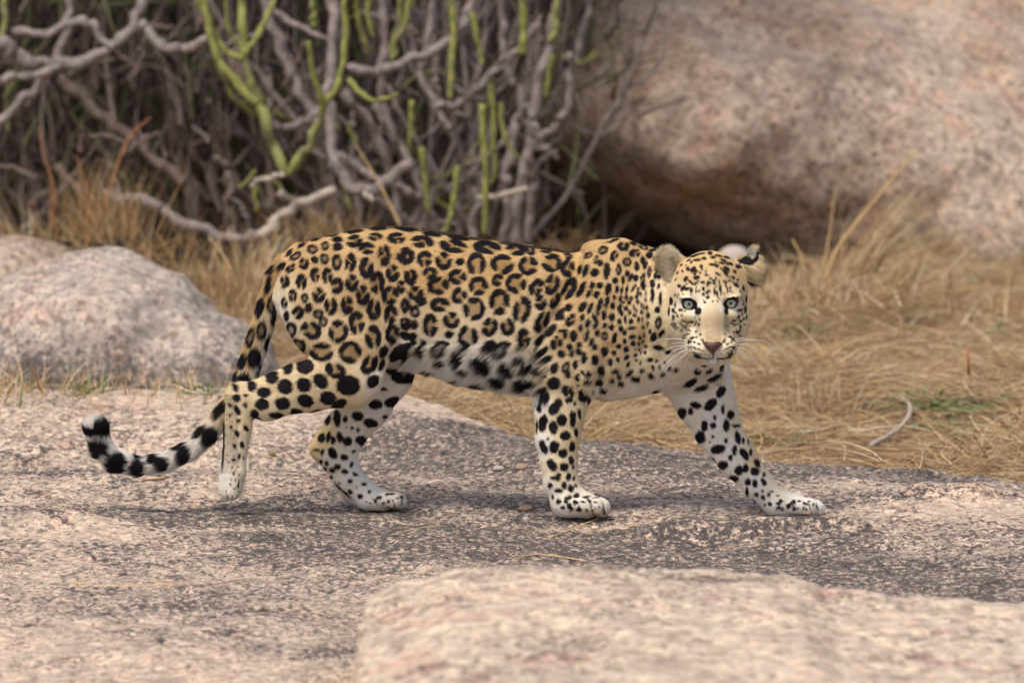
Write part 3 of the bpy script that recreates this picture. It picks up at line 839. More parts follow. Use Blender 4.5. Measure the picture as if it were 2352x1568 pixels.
def coat(p):
    """colour and fur type of points p on the skin"""
    grp, isear = groups_of(p)
    ox, oy = chart(p, grp)
    n = len(p)
    root_ = (grp == 3) & (ox > 650) & (oy < 650)
    if root_.any():                        # the root of the tail carries the markings of the rump
        grp[root_] = 0
        ox, oy = chart(p, grp)
    wob = noise(p * 60, 11) * 4.0 + noise(p * 150, 12) * 2.6
    wob2 = noise(p * 60, 13) * 4.0 + noise(p * 150, 14) * 2.6
    tone = np.zeros(n)
    for g, c in TONE.items():
        m = grp == g
        if not m.any():
            continue
        c = np.array(c)
        d2 = (ox[m][:, None] - c[:, 0]) ** 2 + (oy[m][:, None] - c[:, 1]) ** 2 + 60
        w = 1 / d2 ** 1.7
        tone[m] = (w * c[:, 2]).sum(1) / w.sum(1)
    # underside of the trunk is white whatever the side
    pal = np.stack([TAN, TAN2, CREAM, WHITE])
    tone = np.clip(tone + .22 * (grp == 0) * (1 - sstep(1.5, 2.5, tone)) + .25 * noise(p * 25, 5), 0, 2.999)
    i = tone.astype(int)
    f = (tone - i)[:, None]
    base = pal[i] * (1 - f) + pal[np.minimum(i + 1, 3)] * f
    base = base * (1 + .10 * noise(p * np.array([60, 60, 200]), 6)[:, None])
    dark = np.zeros(n)
    brown = np.zeros(n)
    wk = np.where(grp == 4, .22, .48)
    X, Yv = ox + wob * wk, oy + wob2 * wk
    order = {g: np.where(grp == g)[0] for g in range(5)}
    srt = {g: order[g][np.argsort(ox[order[g]])] for g in range(5)}
    sx = {g: ox[srt[g]] for g in range(5)}
    for si, (g, cx, cy, rx, ry, a, t) in enumerate(SP):
        r = max(rx, ry) + 4
        a0, a1 = np.searchsorted(sx[g], [cx - r - 3, cx + r + 3])
        ii = srt[g][a0:a1]
        if len(ii) == 0:
            continue
        ii = ii[np.abs(oy[ii] - cy) < r + 3]
        dx, dy = X[ii] - cx, Yv[ii] - cy
        u = dx * math.cos(a) + dy * math.sin(a)
        v = -dx * math.sin(a) + dy * math.cos(a)
        gr = 1.08 if t == 'S' else 1.03
        rr = np.sqrt((u / (rx * gr)) ** 2 + (v / (ry * gr)) ** 2)
        soft = 1.1 / max(4, min(rx, ry))
        out = 1 - sstep(1 - soft, 1 + soft, rr)
        if t == 'S':
            dark[ii] = np.maximum(dark[ii], out)
        elif t == 'F':
            dark[ii] = np.maximum(dark[ii], out * (1 - .45 * (1 - sstep(.2, .6, rr))))
        else:
            th = np.arctan2(v / ry, u / rx)
            rs = np.random.RandomState(si * 7 + 1)
            k = rs.randint(3, 5)
            ph = rs.uniform(0, 6.28)
            ph2 = rs.uniform(0, 6.28)
            lobe = np.cos(k * th + ph) * .6 + np.cos((k - 1) * th + ph2) * .45
            thick = np.clip(12.5 / min(rx, ry), .50, .84) + .17 * lobe
            inner = sstep(1 - thick - soft, 1 - thick + soft, rr)
            gap = sstep(-.82, -.55, lobe)
            dark[ii] = np.maximum(dark[ii], out * inner * gap)
            brown[ii] = np.maximum(brown[ii], (1 - sstep(.7, .95, rr)) * .9)
    # dark line of the spine, black and white backs of the ears, eye rims
    near = grp == 0
    topz = np.interp(ox, [640, 700, 750, 820, 870, 920, 1000, 1060, 1150, 1240, 1300, 1345, 1390, 1430, 1480, 1520, 1600],
                     [628, 566, 545, 528, 519, 519, 531, 542, 555, 567, 576, 578, 562, 548, 556, 572, 600])
    sp_ = near & (oy < topz + 5) & (ox > 860) & (ox < 1350) & (np.abs(p[:, 1]) < .03)
    dark[sp_] = np.maximum(dark[sp_], .9 * sstep(-.35, .1, noise(p[sp_] * 30, 9) + .25))
    # grizzled grey back of the lifted shank, greyish bridge of the nose
    sh_ = near & (ox < 548) & (oy > 905) & (oy < 1085)
    base[sh_] = base[sh_] * .5 + np.array(lin(128, 112, 94)) * .5
    dark[sh_] = np.maximum(dark[sh_], .75 * sstep(.25, .5, noise(p[sh_] * 190, 15)))
    br_ = ((grp == 4) * (1 - sstep(12, 36, np.abs(ox - 1634))) * sstep(680, 740, oy) * (1 - sstep(780, 792, oy)) * .65)[:, None]
    base = base * (1 - br_) + np.array(lin(150, 127, 98)) * br_ * (1 + .35 * noise(p * 130, 35)[:, None] + .3 * noise(p * 320, 36)[:, None])
    sd_ = ((grp == 4) * np.exp(-((np.abs(ox - 1634) - 31) / 6) ** 2) * sstep(700, 730, oy) * (1 - sstep(770, 785, oy)) * .42)[:, None]  # shading painted as darker fur down both sides of the bridge
    base = base * (1 - sd_) + np.array(lin(96, 78, 62)) * sd_
    tp_ = (grp == 3) & (ox < 207) & (oy < 985)
    tt_ = (grp == 3) & (oy < 966) & (ox < 240)
    dark[tp_ | tt_] = 0
    hd = grp == 4
    fur = np.zeros(n, int)      # 0 short 1 belly 2 tail 3 face 4 ear 5 none

    def poly(pts, ox, oy):
        pts = np.array([((2300 + a / 2.6132) / 1.63265, (850 + b / 2.6132) / 1.63265) for a, b in pts])
        ins = np.zeros(len(ox), bool)
        j = len(pts) - 1
        for i in range(len(pts)):
            xi, yi = pts[i]
            xj, yj = pts[j]
            c = ((yi > oy) != (yj > oy)) & (ox < (xj - xi) * (oy - yi) / (yj - yi + 1e-9) + xi)
            ins ^= c
            j = i
        return ins
    earL = isear & (ox < 1600)
    earR = isear & (ox > 1650)
    back = p[:, 1] > (HY + .040)
    base[earL] = np.array(lin(216, 202, 174))
    base[earL] *= (1 + .30 * noise(p[earL] * np.array([120, 60, 260]), 33))[:, None]
    inn = earL & (((ox - 1540) / 12) ** 2 + ((oy - 618) / 26) ** 2 < 1)
    base[inn] = base[inn] * .72
    base[earL & back] = BLACK
    dark[earL] = 0
    base[earR] = np.array(lin(214, 192, 152))
    dark[earR & (ox > 1700)] *= .2
    base[earR] *= (1 + .25 * noise(p[earR] * np.array([200, 60, 120]), 34))[:, None]
    bl = earR & poly([(1200, 335), (1290, 285), (1370, 262), (1400, 190), (1440, 250), (1420, 330), (1395, 355), (1330, 395), (1255, 355)], ox, oy)
    base[bl] = BLACK
    wt = earR & poly([(1300, 272), (1345, 215), (1395, 225), (1405, 290), (1375, 310)], ox, oy)
    base[wt] = np.array(lin(195, 186, 172))
    base[earR & back & (oy > 600)] = BLACK
    for (ex, ey, tx, ty) in ((1582, 698, -1, 1), (1678, 696, 1, 1)):
        u, v = X * .3 + ox * .7 - ex, oy - ey
        tilt = .22 * tx
        v2 = v - u * (-tilt)
        rim = hd & ((u / 18.5) ** 2 + (v2 / 13.5) ** 2 < 1)
        dark[rim] = 1.0
        brow = hd & ~rim & ((u / 34) ** 2 + ((v2 + 2) / 24) ** 2 < 1)
        wv_ = (.42 * (1 - sstep(.6, 1, ((u[brow] / 34) ** 2 + ((v2[brow] - 3) / 24) ** 2))))[:, None]
        base[brow] = base[brow] * (1 - wv_) + WHITE * wv_
        dark[brow & (v < 2)] *= .6
    col = base * (1 - (brown * .7)[:, None]) + BROWN * (brown * .7)[:, None]
    dk = BLACK * (1 + .5 * noise(p * 40, 8)[:, None])
    col = col * (1 - dark[:, None]) + dk * dark[:, None]
    # leathery pads and heels
    fur[near & (tone > 1.9) & (oy > 790) & (oy < 915) & (ox > 930) & (ox < 1262)] = 1
    fur[(grp == 3)] = 2
    fur[hd] = 3
    fur[earL | (earR & ~bl)] = 4
    eyeh = hd & ((((ox - 1582) / 19) ** 2 + ((oy - 698) / 15) ** 2 < 1) | (((ox - 1678) / 19) ** 2 + ((oy - 696) / 15) ** 2 < 1))
    nosem = hd & (np.abs(ox - 1636) < 20) & (oy > 786) & (oy < 812) & (p[:, 1] < HY - .14)
    fur[eyeh | nosem] = 5
    return np.clip(col, 0.004, 0.9), fur, grp, ox, oy, tone


leo = bpy.data.objects.new("leopard", None)
leo_base = P(1250, 1193, 0.0)
leo.location = leo_base
leo.empty_display_size = 0.2
COL.objects.link(leo)
tag(leo, "spotted leopard walking right across the rock slab with its head turned to the viewer", "leopard")

vc, vf, vg, vox, voy, vt = coat(BV)
skin_m = attr_mat("leopard_skin", rough=.75, spec=.1)
bm = mesh_from("body", BV - leo_base, BF, skin_m)
set_color(bm, "coat", vc)
body = obj("body", bm, leo)

# ---- fur
rs = np.random.RandomState(11)
NF = 620000
tri = np.concatenate([BF[:, [0, 1, 2]], BF[:, [0, 2, 3]]])
A_, B_, C_ = BV[tri[:, 0]], BV[tri[:, 1]], BV[tri[:, 2]]
cr = np.cross(B_ - A_, C_ - A_)
ar = np.linalg.norm(cr, axis=1)
fn_ = cr / (ar[:, None] + 1e-12)
# smooth normals
VN = np.zeros_like(BV)
for k in range(3):
    np.add.at(VN, tri[:, k], cr)
VN /= np.linalg.norm(VN, axis=1)[:, None] + 1e-12
wt_ = ar * (1 + 1.2 * (vg[tri[:, 0]] == 4))
# two thirds of the coat on the half that faces the picture is denser only where the head needs fine markings
pick = rs.choice(len(tri), NF, p=wt_ / wt_.sum())
u_, v_ = rs.rand(NF), rs.rand(NF)
m_ = u_ + v_ > 1
u_[m_], v_[m_] = 1 - u_[m_], 1 - v_[m_]
w0 = (1 - u_ - v_)[:, None]
root = A_[pick] * w0 + B_[pick] * u_[:, None] + C_[pick] * v_[:, None]
nor = VN[tri[pick, 0]] * w0 + VN[tri[pick, 1]] * u_[:, None] + VN[tri[pick, 2]] * v_[:, None]
nor /= np.linalg.norm(nor, axis=1)[:, None]
hc_, hf, hg, hox, hoy, ht = coat(root)
flow = np.zeros_like(root)
flow[:] = (-1, 0, -.35)
leg = ((hg == 0) & (hoy > 900)) | (hg == 1) | (hg == 2)
flow[leg] = (-.15, 0, -1)
flow[(hg == 0) & (hox < 800) & (hoy > 840) & (hoy < 930)] = (-1, 0, .05)
thigh = (hg == 0) & (hox > 640) & (hox < 900) & (hoy > 600) & (hoy < 860)
flow[thigh] = (-.55, 0, -.9)
neck = (hg == 0) & (hox > 1400)
flow[neck] = (-.45, 0, -1)
chest = (hg == 0) & (hox > 1340) & (hoy > 840)
flow[chest] = (-.2, 0, -1)
paw = ((hg == 0) & (hoy > 1135) & (hox > 1290)) | ((hg == 2) & (hoy > 1145)) | ((hg == 1) & (hoy > 1125))
flow[paw] = (.6, -.2, -.5)
nosep = P(1636, 770, HY - .16)
hm = hg == 4
fh = root[hm] - nosep
fh /= np.linalg.norm(fh, axis=1)[:, None]
flow[hm] = fh + np.array([0, .2, -.12])
ear = hf == 4
flow[ear] = np.where((hox[ear] < 1600)[:, None], np.array([.45, -.35, .35]), np.array([.75, -.2, -.25]))
tl = np.array([P(*q) for q in [(690, 580, 0), (637, 640, 0), (601, 750, .01), (565, 860, .02), (513, 948, .01), (435, 1034, 0), (380, 1060, -.01), (318, 1070, -.01), (265, 1058, -.01), (236, 1030, -.01), (224, 990, -.01), (226, 960, -.01)]])
mt = hg == 3
dd = ((root[mt][:, None] - (tl[None, :-1] + tl[None, 1:]) / 2) ** 2).sum(-1).argmin(1)
td = tl[1:] - tl[:-1]
td /= np.linalg.norm(td, axis=1)[:, None]
flow[mt] = td[dd]
swirl = np.stack([noise(root * 22, 21), noise(root * 22, 22), noise(root * 22, 23)], -1)
flow = flow + .28 * swirl + rs.normal(0, .14, root.shape)
tang = flow - (flow * nor).sum(1)[:, None] * nor
tang /= np.linalg.norm(tang, axis=1)[:, None] + 1e-9
ln = np.array([.0070, .021, .014, .0048, .014, .0])[hf]
ln = ln * rs.uniform(.55, 1.3, NF)
belly = (hg == 0) & (hf == 1)
ln[(hg == 3) & (hox < 270)] *= 1.25
ln[leg & (hf == 0)] *= .75
ln[paw] *= .65
ln[hm & (hf == 3) & (hoy > 730) & (hox < 1590)] *= 1.6
ln[hm & (hf == 3) & (hox > 1590) & (hox < 1680) & (hoy > 690) & (hoy < 800)] *= .6
ln[neck & (hf == 0)] *= .8
ln[chest] *= 1.5
lift = np.where(hf == 1, .55, np.where(hf == 3, .22, .32))
ln[ear & (hox > 1600) & (hoy > 598)] *= 1.9
ln[ear & (hox < 1560)] *= 1.25
lift[ear] = .6
lift[hg == 3] = .5
keep = hf != 5
K = 4
s_ = np.linspace(0, 1, K)
d0 = tang + nor * (lift * 1.5)[:, None]
d0 /= np.linalg.norm(d0, axis=1)[:, None]
d1 = tang + nor * (lift * .25)[:, None] + np.array([0, 0, -.12])
d1 /= np.linalg.norm(d1, axis=1)[:, None]
d1[belly] += (0, 0, -.5)
st_ = root[:, None, :] + ln[:, None, None] * (s_[None, :, None] * d0[:, None, :] * .55 + (s_ ** 2)[None, :, None] * d1[:, None, :] * .5)
st_ = st_ - nor[:, None, :] * .0008
hcol = hc_ * rs.uniform(.72, 1.28, (NF, 1)) * (1 + .16 * noise(root * np.array([70, 70, 240]), 24))[:, None]
fur_m = attr_mat("leopard_fur", rough=.65, spec=.12)
rad = np.where(hf == 3, .00032, .00042)
fur_o = hair_object("fur", (st_ - leo_base)[keep], fur_m, rad[keep], hcol[keep], leo)
tag(fur_o, kind="stuff")

# ---- eyes, nose, whiskers


def ball(c, r, n=20, m=12, cone_ang=math.pi, axis=(0, -1, 0), scale=(1, 1, 1)):
    """spherical cap around axis"""
    ax = np.array(axis, float)
    ax /= np.linalg.norm(ax)
    u = np.cross(ax, [0.02, 0.01, 1])
    u /= np.linalg.norm(u)
    v = np.cross(ax, u)
    V = [np.array(c) + ax * r]
    for i in range(1, m + 1):
        t = cone_ang * i / m
        for j in range(n):
            a = 2 * math.pi * j / n
            V.append(np.array(c) + r * (math.cos(t) * ax + math.sin(t) * (math.cos(a) * u + math.sin(a) * v)) * np.array(scale))
    Fc = [(0, 1 + j, 1 + (j + 1) % n) for j in range(n)]
    for i in range(m - 1):
        for j in range(n):
            a, b = 1 + i * n, 1 + (i + 1) * n
            Fc.append((a + j, b + j, b + (j + 1) % n, a + (j + 1) % n))
    return V, Fc


def add_py(name, V, Fc, mat, parent, base):
    me = bpy.data.meshes.new(name)
    me.from_pydata([tuple(np.array(v) - base) for v in V], [], Fc)
    for p in me.polygons:
        p.use_smooth = True
    me.materials.append(mat)
    return obj(name, me, parent)


eye_m = plain("eye_white", lin(60, 42, 40), .25, .5)
iris_m, nt, b_ = new_mat("iris")
tcn = N(nt, "ShaderNodeTexCoord")
nzz = N(nt, "ShaderNodeTexNoise", i_Scale=400.0, i_Detail=2.0)
nt.links.new(tcn.outputs["Object"], nzz.inputs["Vector"])
rr_ = ramp(nt, nzz.outputs[0], [(.3, lin(158, 168, 140)), (.7, lin(200, 206, 180))])
nt.links.new(rr_.outputs[0], b_.inputs["Base Color"])
b_.inputs["Roughness"].default_value = .12
b_.inputs["Coat Weight"].default_value = .25
pupil_m = plain("pupil", lin(14, 14, 18), .08, .5)
for ex, ey in ((1582, 698), (1678, 696)):
    c = P(ex, ey, HY - .059)
    view = (0, -.97, .1)
    V, Fc = ball(c, .0170)
    eye = add_py("eye", V, Fc, eye_m, leo, leo_base)
    c2 = np.array(c) + np.array(view) * .0015
    V, Fc = ball(c2, .0170, 28, 6, R(41), view)
    add_py("iris", V, Fc, iris_m, eye, leo_base)
    c3 = np.array(c) + np.array(view) * .0021
    V, Fc = ball(c3, .0170, 16, 4, R(12), view)
    add_py("pupil", V, Fc, pupil_m, eye, leo_base)

nose_m = plain("nose_leather", lin(92, 60, 56), .45, .4, .2, 300, .2)
NY = HY - .150
npts = [(1615, 787), (1623, 784), (1636, 786), (1650, 784), (1658, 787), (1652, 797), (1644, 806), (1637, 815), (1630, 806), (1621, 797)]
fr = [P(x, y, NY - .020 + .006 * abs(x - 1636) / 20 + .003 * (y > 800)) for x, y in npts]
bk = [P(x + (x - 1636) * .15, y, NY + .022) for x, y in npts]
ctr = P(1636, 794, NY - .025)
V = fr + bk + [ctr]
n_ = len(npts)
Fc = [(i, (i + 1) % n_, n_ + (i + 1) % n_, n_ + i) for i in range(n_)] + [((i + 1) % n_, i, 2 * n_) for i in range(n_)]
add_py("nose", V, Fc, nose_m, leo, leo_base)

whisk_m = plain("whisker", lin(236, 232, 224), .4, .4)
WH = [[(730, 1115), (620, 1098), (480, 1105), (350, 1150)], [(720, 1138), (640, 1135), (560, 1150)], [(725, 1160), (620, 1168), (545, 1190), (490, 1245)], [(735, 1172), (620, 1205), (520, 1280), (440, 1400)],
      [(750, 1195), (650, 1245), (560, 1340), (500, 1400)], [(760, 1205), (660, 1280), (600, 1340), (560, 1420)], [(765, 1215), (690, 1270), (630, 1350)], [(770, 1225), (720, 1290), (680, 1370)], [(745, 1185), (640, 1235), (500, 1360), (440, 1420)],
      [(740, 1150), (640, 1180), (580, 1215), (540, 1260)], [(1190, 1122), (1350, 1108), (1500, 1130), (1610, 1225)], [(1190, 1102), (1280, 1092), (1370, 1100)], [(1190, 1150), (1290, 1150), (1390, 1190), (1450, 1260)],
      [(1185, 1190), (1300, 1245), (1420, 1330), (1500, 1450)], [(1180, 1200), (1290, 1265), (1380, 1310), (1460, 1400)], [(1175, 1215), (1230, 1275), (1250, 1370)], [(1185, 1175), (1290, 1200), (1360, 1250)], [(1170, 1225), (1210, 1290), (1225, 1360)]]
for i, w in enumerate(WH):
    pts = []
    for j, (a, b) in enumerate(w):
        pts.append(P((2300 + a / 2.6132) / 1.63265, (850 + b / 2.6132) / 1.63265, HY - .125 + .012 * j) - leo_base)
    me = mesh_tube("whisker", pts, np.linspace(.0007, .0003, len(pts)), whisk_m, 5)
    obj("whisker", me, leo)
# ------------------------------------------------------------------ the ground: one sheet, a low granite slab that sinks into soil and grass
def gauss(x, y, cx, cy, sx, sy, a=0):
    dx, dy = x - cx, y - cy
    c, s = math.cos(a), math.sin(a)
    u, v = dx * c + dy * s, -dx * s + dy * c
    return np.exp(-(u / sx) ** 2 - (v / sy) ** 2)


def edge_y(x):                                     # back edge of the slab
    return np.interp(x, [-6, -1.8, -1.25, -.7, -.25, 0.0, .2, .6, .8, 1.25, 1.7, 3, 6],
                     [3.0, 2.6, 2.25, 2.25, 1.95, 1.55, 1.42, 1.10, 1.05, .78, .55, -.3, -2])


def soil_z(x, y):
    z = -.10 - .02 * sstep(0, 2, y) + .05 * noise(np.stack([x * .9, y * .9, x * 0], -1), 31)
    z = z + .055 * sstep(1.5, 5.0, y) * sstep(-.5, 1.0, x)
    return z - .02 * sstep(-1, -3, x)


def ground_z(x, y, fine=True):
    q = np.stack([x, y, np.zeros_like(x)], -1)
    z = .012 * fbm(q * np.array([1.6, 2.6, 1]), 3, 41)
    # near crest on the left, hollow behind it, pink back slab rising again
    left = sstep(.15, -.35, x)
    z = z + left * (.045 * np.exp(-((y - .42 - .12 * (x + .8)) / .22) ** 2) - .065 * np.exp(-((y - .95) / .32) ** 2) + .055 * np.exp(-((y - 1.75) / .5) ** 2))
    z = z + .030 * gauss(x, y, .15, .95, .6, .35) - .02 * gauss(x, y, -.2, .55, .4, .2)
    z = z + .042 * gauss(x, y, 1.08, .20, .28, .10, -.1) * (1 + .5 * noise(q * 15, 43)) + .035 * gauss(x, y, -1.1, -.22, .16, .13) * (1 + .5 * noise(q * 18, 44))
    # broken lip with a crack in front of the leading paw
    lipy = -.36 + .10 * np.sin((x - .4) * 3.0) * .5 + .25 * np.maximum(0, x - .62) + .04 * noise(q * np.array([5, 0, 0]), 45)
    on = sstep(.22, .42, x) * sstep(1.0, .72, x)
    z = z + on * (.036 * sstep(-.03, -.30, y)) * sstep(lipy, lipy + .035, y) * (1 + .35 * noise(q * 16, 46))
    z = z - .032 * np.exp(-((y - (-.26 + .62 * (x - .62))) / .016) ** 2) * sstep(.55, .62, x) * sstep(.92, .82, x)
    z = z + .02 * gauss(x, y, 1.0, -.42, .30, .09, .1)
    z = z - .010 * sstep(-.8, -3.5, y) * (y + .8) * -0.6
    # keep the stand of the paws level
    z = z - .012 * gauss(x, y, .55, -.55, .35, .14)
    for (cx, cy) in ((.17, -.075), (-.33, .075), (.70, .0)):
        g = gauss(x, y, cx, cy, .09, .07)
        z = z * (1 - g) + (-.002) * g
    e = edge_y(x) + .05 * noise(q * np.array([3, 3, 1]), 47) + .02 * noise(q * 11, 48)
    d = y - e
    z = z - .10 * sstep(-.8, .0, d) ** 2 * .35
    slab = sstep(.10, -.04, d)
    rough = (.007 * noise(q * 4.5, 58) + .0045 * fbm(q * 14, 3, 51) + .0030 * noise(q * 42, 55) + .0018 * noise(q * 85, 56)) if fine else 0
    s = soil_z(x, y)
    return (z + rough) * slab + (s + (.008 * noise(q * 12, 57) if fine else 0)) * (1 - slab), slab


def axis_vals(segs):
    v = []
    for a, b, s in segs:
        v.append(np.arange(a, b, s))
    v.append([segs[-1][1]])
    return np.concatenate(v)


xv = axis_vals([(-80, -8, 8), (-8, -3, .5), (-3, -1.45, .05), (-1.45, 1.45, .0085), (1.45, 3, .05), (3, 8, .5), (8, 80, 8)])
yv = axis_vals([(-30, -6, 3), (-6, -3.4, .06), (-3.4, -1.0, .011), (-1.0, 1.2, .0085), (1.2, 2.6, .012), (2.6, 8, .05), (8, 20, .5), (20, 120, 8)])
GX, GY = np.meshgrid(xv, yv, indexing='ij')
GZ, SL = ground_z(GX, GY)
far = sstep(12, 60, GY) * 2.0
GZ = GZ + far
nx_, ny_ = GX.shape
ii = np.arange(nx_ * ny_).reshape(nx_, ny_)
GF = np.stack([ii[:-1, :-1], ii[1:, :-1], ii[1:, 1:], ii[:-1, 1:]], -1).reshape(-1, 4)
GV = np.stack([GX, GY, GZ], -1).reshape(-1, 3)

# stains and soil cover of the slab, as masks on the sheet
qx, qy = GX.ravel(), GY.ravel()
qq = np.stack([qx, qy, 0 * qx], -1)
stain = .42 + .0 * qx
for (ox, oy, sx, sy, a) in ((900, 1230, .40, .32, .55), (1500, 1250, .45, .30, .5), (1000, 1040, .35, .35, .55), (1950, 1330, .5, .45, .5), (2050, 1080, .45, .22, .4), (1450, 1100, .4, .3, .35), (600, 1190, .3, .18, .4),
                            (1250, 1420, .4, .4, .3), (100, 1120, .25, .2, .25), (1850, 1060, .3, .12, .5), (1980, 1170, .25, .06, .3), (250, 1250, .1, .05, .3), (1750, 1290, .25, .07, .4), (1300, 1010, .3, .2, .4)):
    Y_ = (1190 - oy) / 125.0
    X_ = (ox - 1176) / 948.0 * (1 + Y_ / 15)
    stain = stain + 1.1 * a * gauss(qx, qy, X_, Y_, sx, sy)
for (ox, oy, sx, sy, a) in ((150, 1230, .20, .14, .5), (500, 950, .6, .5, .6), (200, 1480, .6, .7, .35), (2200, 1190, .22, .10, .6), (1640, 1215, .10, .05, .6), (1250, 970, .5, .2, .5), (800, 950, .5, .4, .4), (650, 1220, .25, .05, .5), (1450, 1215, .2, .04, .3)):
    Y_ = (1190 - oy) / 125.0
    X_ = (ox - 1176) / 948.0 * (1 + Y_ / 15)
    stain = stain - a * gauss(qx, qy, X_, Y_, sx, sy)
stain = np.clip(stain + .28 * fbm(qq * np.array([2.2, 3.5, 1]), 4, 61) + .15 * noise(qq * 12, 66) + .05, .12, .76)

rock_m = granite("granite", lin(208, 186, 164), lin(176, 155, 137), lin(82, 75, 72), pink=lin(206, 174, 152), cracks=.8)
soil_m, nt, b_ = new_mat("soil")
tcn = N(nt, "ShaderNodeTexCoord")
n1 = N(nt, "ShaderNodeTexNoise", i_Scale=18.0, i_Detail=6.0, i_Roughness=.7)
nt.links.new(tcn.outputs["Object"], n1.inputs["Vector"])
r_ = ramp(nt, n1.outputs[0], [(.3, lin(74, 56, 44)), (.5, lin(126, 98, 72)), (.7, lin(160, 128, 94))])
nt.links.new(r_.outputs[0], b_.inputs["Base Color"])
b_.inputs["Roughness"].default_value = .95
bp_ = N(nt, "ShaderNodeBump", i_Strength=.8, i_Distance=.03)
nt.links.new(n1.outputs[0], bp_.inputs["Height"])
nt.links.new(bp_.outputs[0], b_.inputs["Normal"])

gm = mesh_from("ground", GV, GF, rock_m)
gm.materials.append(soil_m)
a_ = gm.attributes.new("stain", 'FLOAT', 'POINT')
a_.data.foreach_set("value", stain.astype(np.float32))
mi = (SL.ravel()[GF].mean(1) < .35).astype(np.int32)
gm.polygons.foreach_set("material_index", mi)
ground = tag(obj("ground", gm), kind="structure", label="weathered granite slab sinking into dry soil")

# ------------------------------------------------------------------ boulders
pale_m = granite("boulder_granite", lin(192, 177, 162), lin(162, 150, 139), lin(104, 96, 92), grain=.8, stain_attr=True, bump=.7, pink=lin(192, 162, 146))
brown_m = granite("weathered_granite", lin(206, 186, 166), lin(174, 151, 133), lin(96, 82, 74), grain=.75, stain_attr=True, bump=1.0, pink=lin(202, 168, 146), rust=.42)


def rock(name, prs, voxel, amp, label, mat, darken_fn=None, k=.08, cat="boulder", group=None, freq=1.0):
    prm = []
    for (ox, oy, Y, rx, rz, ry, *rot) in prs:
        c = P(ox, oy, Y)
        rr_ = (PX(rx, Y), ry, PX(rz, Y))
        prm.append(prim_ell(c, rr_, rotm(*rot) if rot else None, k))
    lo = np.min([q[1] for q in prm], 0) - .05
    hi = np.max([q[2] for q in prm], 0) + .05
    lo[2] = max(lo[2], -.35)
    n = np.ceil((hi - lo) / voxel).astype(int) + 1
    ax = [lo[i] + voxel * np.arange(n[i]) for i in range(3)]
    g = np.stack(np.meshgrid(*ax, indexing='ij'), -1)
    F = np.full(g.shape[:3], 1.0)
    for fn, l, u, kk in prm:
        F = smin(F, fn(g), kk)
    m = np.abs(F) < amp * 4
    q = g[m]
    F[m] += amp * fbm(q * 2.6 * freq, 4, 71) + amp * .35 * noise(q * 13 * freq, 75) + amp * .22 * noise(q * 30 * freq, 76)
    V, Fc = surface_nets(F, lo, voxel)
    ctr = np.array([V[:, 0].mean(), V[:, 1].mean(), V[:, 2].min()])
    me = mesh_from(name, V - ctr, Fc, mat)
    s = np.full(len(V), .3) if darken_fn is None else darken_fn(V)
    s = s + .25 * fbm(V * 2.5, 3, 77)
    a = me.attributes.new("stain", 'FLOAT', 'POINT')
    a.data.foreach_set("value", np.clip(s, 0, 1).astype(np.float32))
    o = obj(name, me, None, ctr)
    return tag(o, label, cat, group)


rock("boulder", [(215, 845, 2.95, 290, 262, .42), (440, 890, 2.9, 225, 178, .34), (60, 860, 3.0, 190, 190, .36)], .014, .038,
     "rounded grey and pink granite boulder behind the leopard's tail", pale_m, lambda V: .30 + .5 * sstep(.14, -.02, V[:, 2]), .10)  # darker towards the foot
rock("boulder", [(30, 690, 4.1, 210, 155, .35), (-160, 720, 4.0, 200, 160, .4)], .02, .03,
     "low reddish rock at the left picture edge, half hidden behind the rounded boulder", brown_m, None, .1)
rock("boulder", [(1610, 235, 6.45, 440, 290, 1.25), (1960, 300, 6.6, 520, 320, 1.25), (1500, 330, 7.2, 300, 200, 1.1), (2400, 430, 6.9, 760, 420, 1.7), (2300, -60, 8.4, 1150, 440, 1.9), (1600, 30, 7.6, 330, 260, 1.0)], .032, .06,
     "huge pink granite boulder with an undercut base filling the upper right", brown_m, lambda V: .02 + .25 * sstep(.75, .15, V[:, 2]), .22, freq=.6)  # colour darkens gradually towards the lower part
rock("boulder", [(400, 250, 9.2, 1500, 520, .9), (-400, 100, 9.4, 900, 700, .9)], .06, .07,  # added rock, its dark colour stands in for the shade behind the thicket
     "rock face added behind the grey spurge thicket, coloured dark as shade", plain("shade_dark_rock", lin(86, 74, 66), .95, .1, .3, 6, .5), None, .25, freq=.5)
rock("stone", [(1686, 596, 4.5, 40, 34, .05), (1676, 610, 4.5, 52, 26, .05)], .006, .006, "small pale stone showing just above the leopard's forehead", plain("pale_stone", lin(180, 166, 154), .9, .2, .12, 20), None, .02, "stone")
# ledge in the near foreground
led_m = granite("ledge_granite", lin(214, 194, 170), lin(178, 156, 138), lin(104, 88, 78), grain=.75, stain_attr=True, stain_bias=-.05, bump=.5, pink=lin(196, 162, 144))


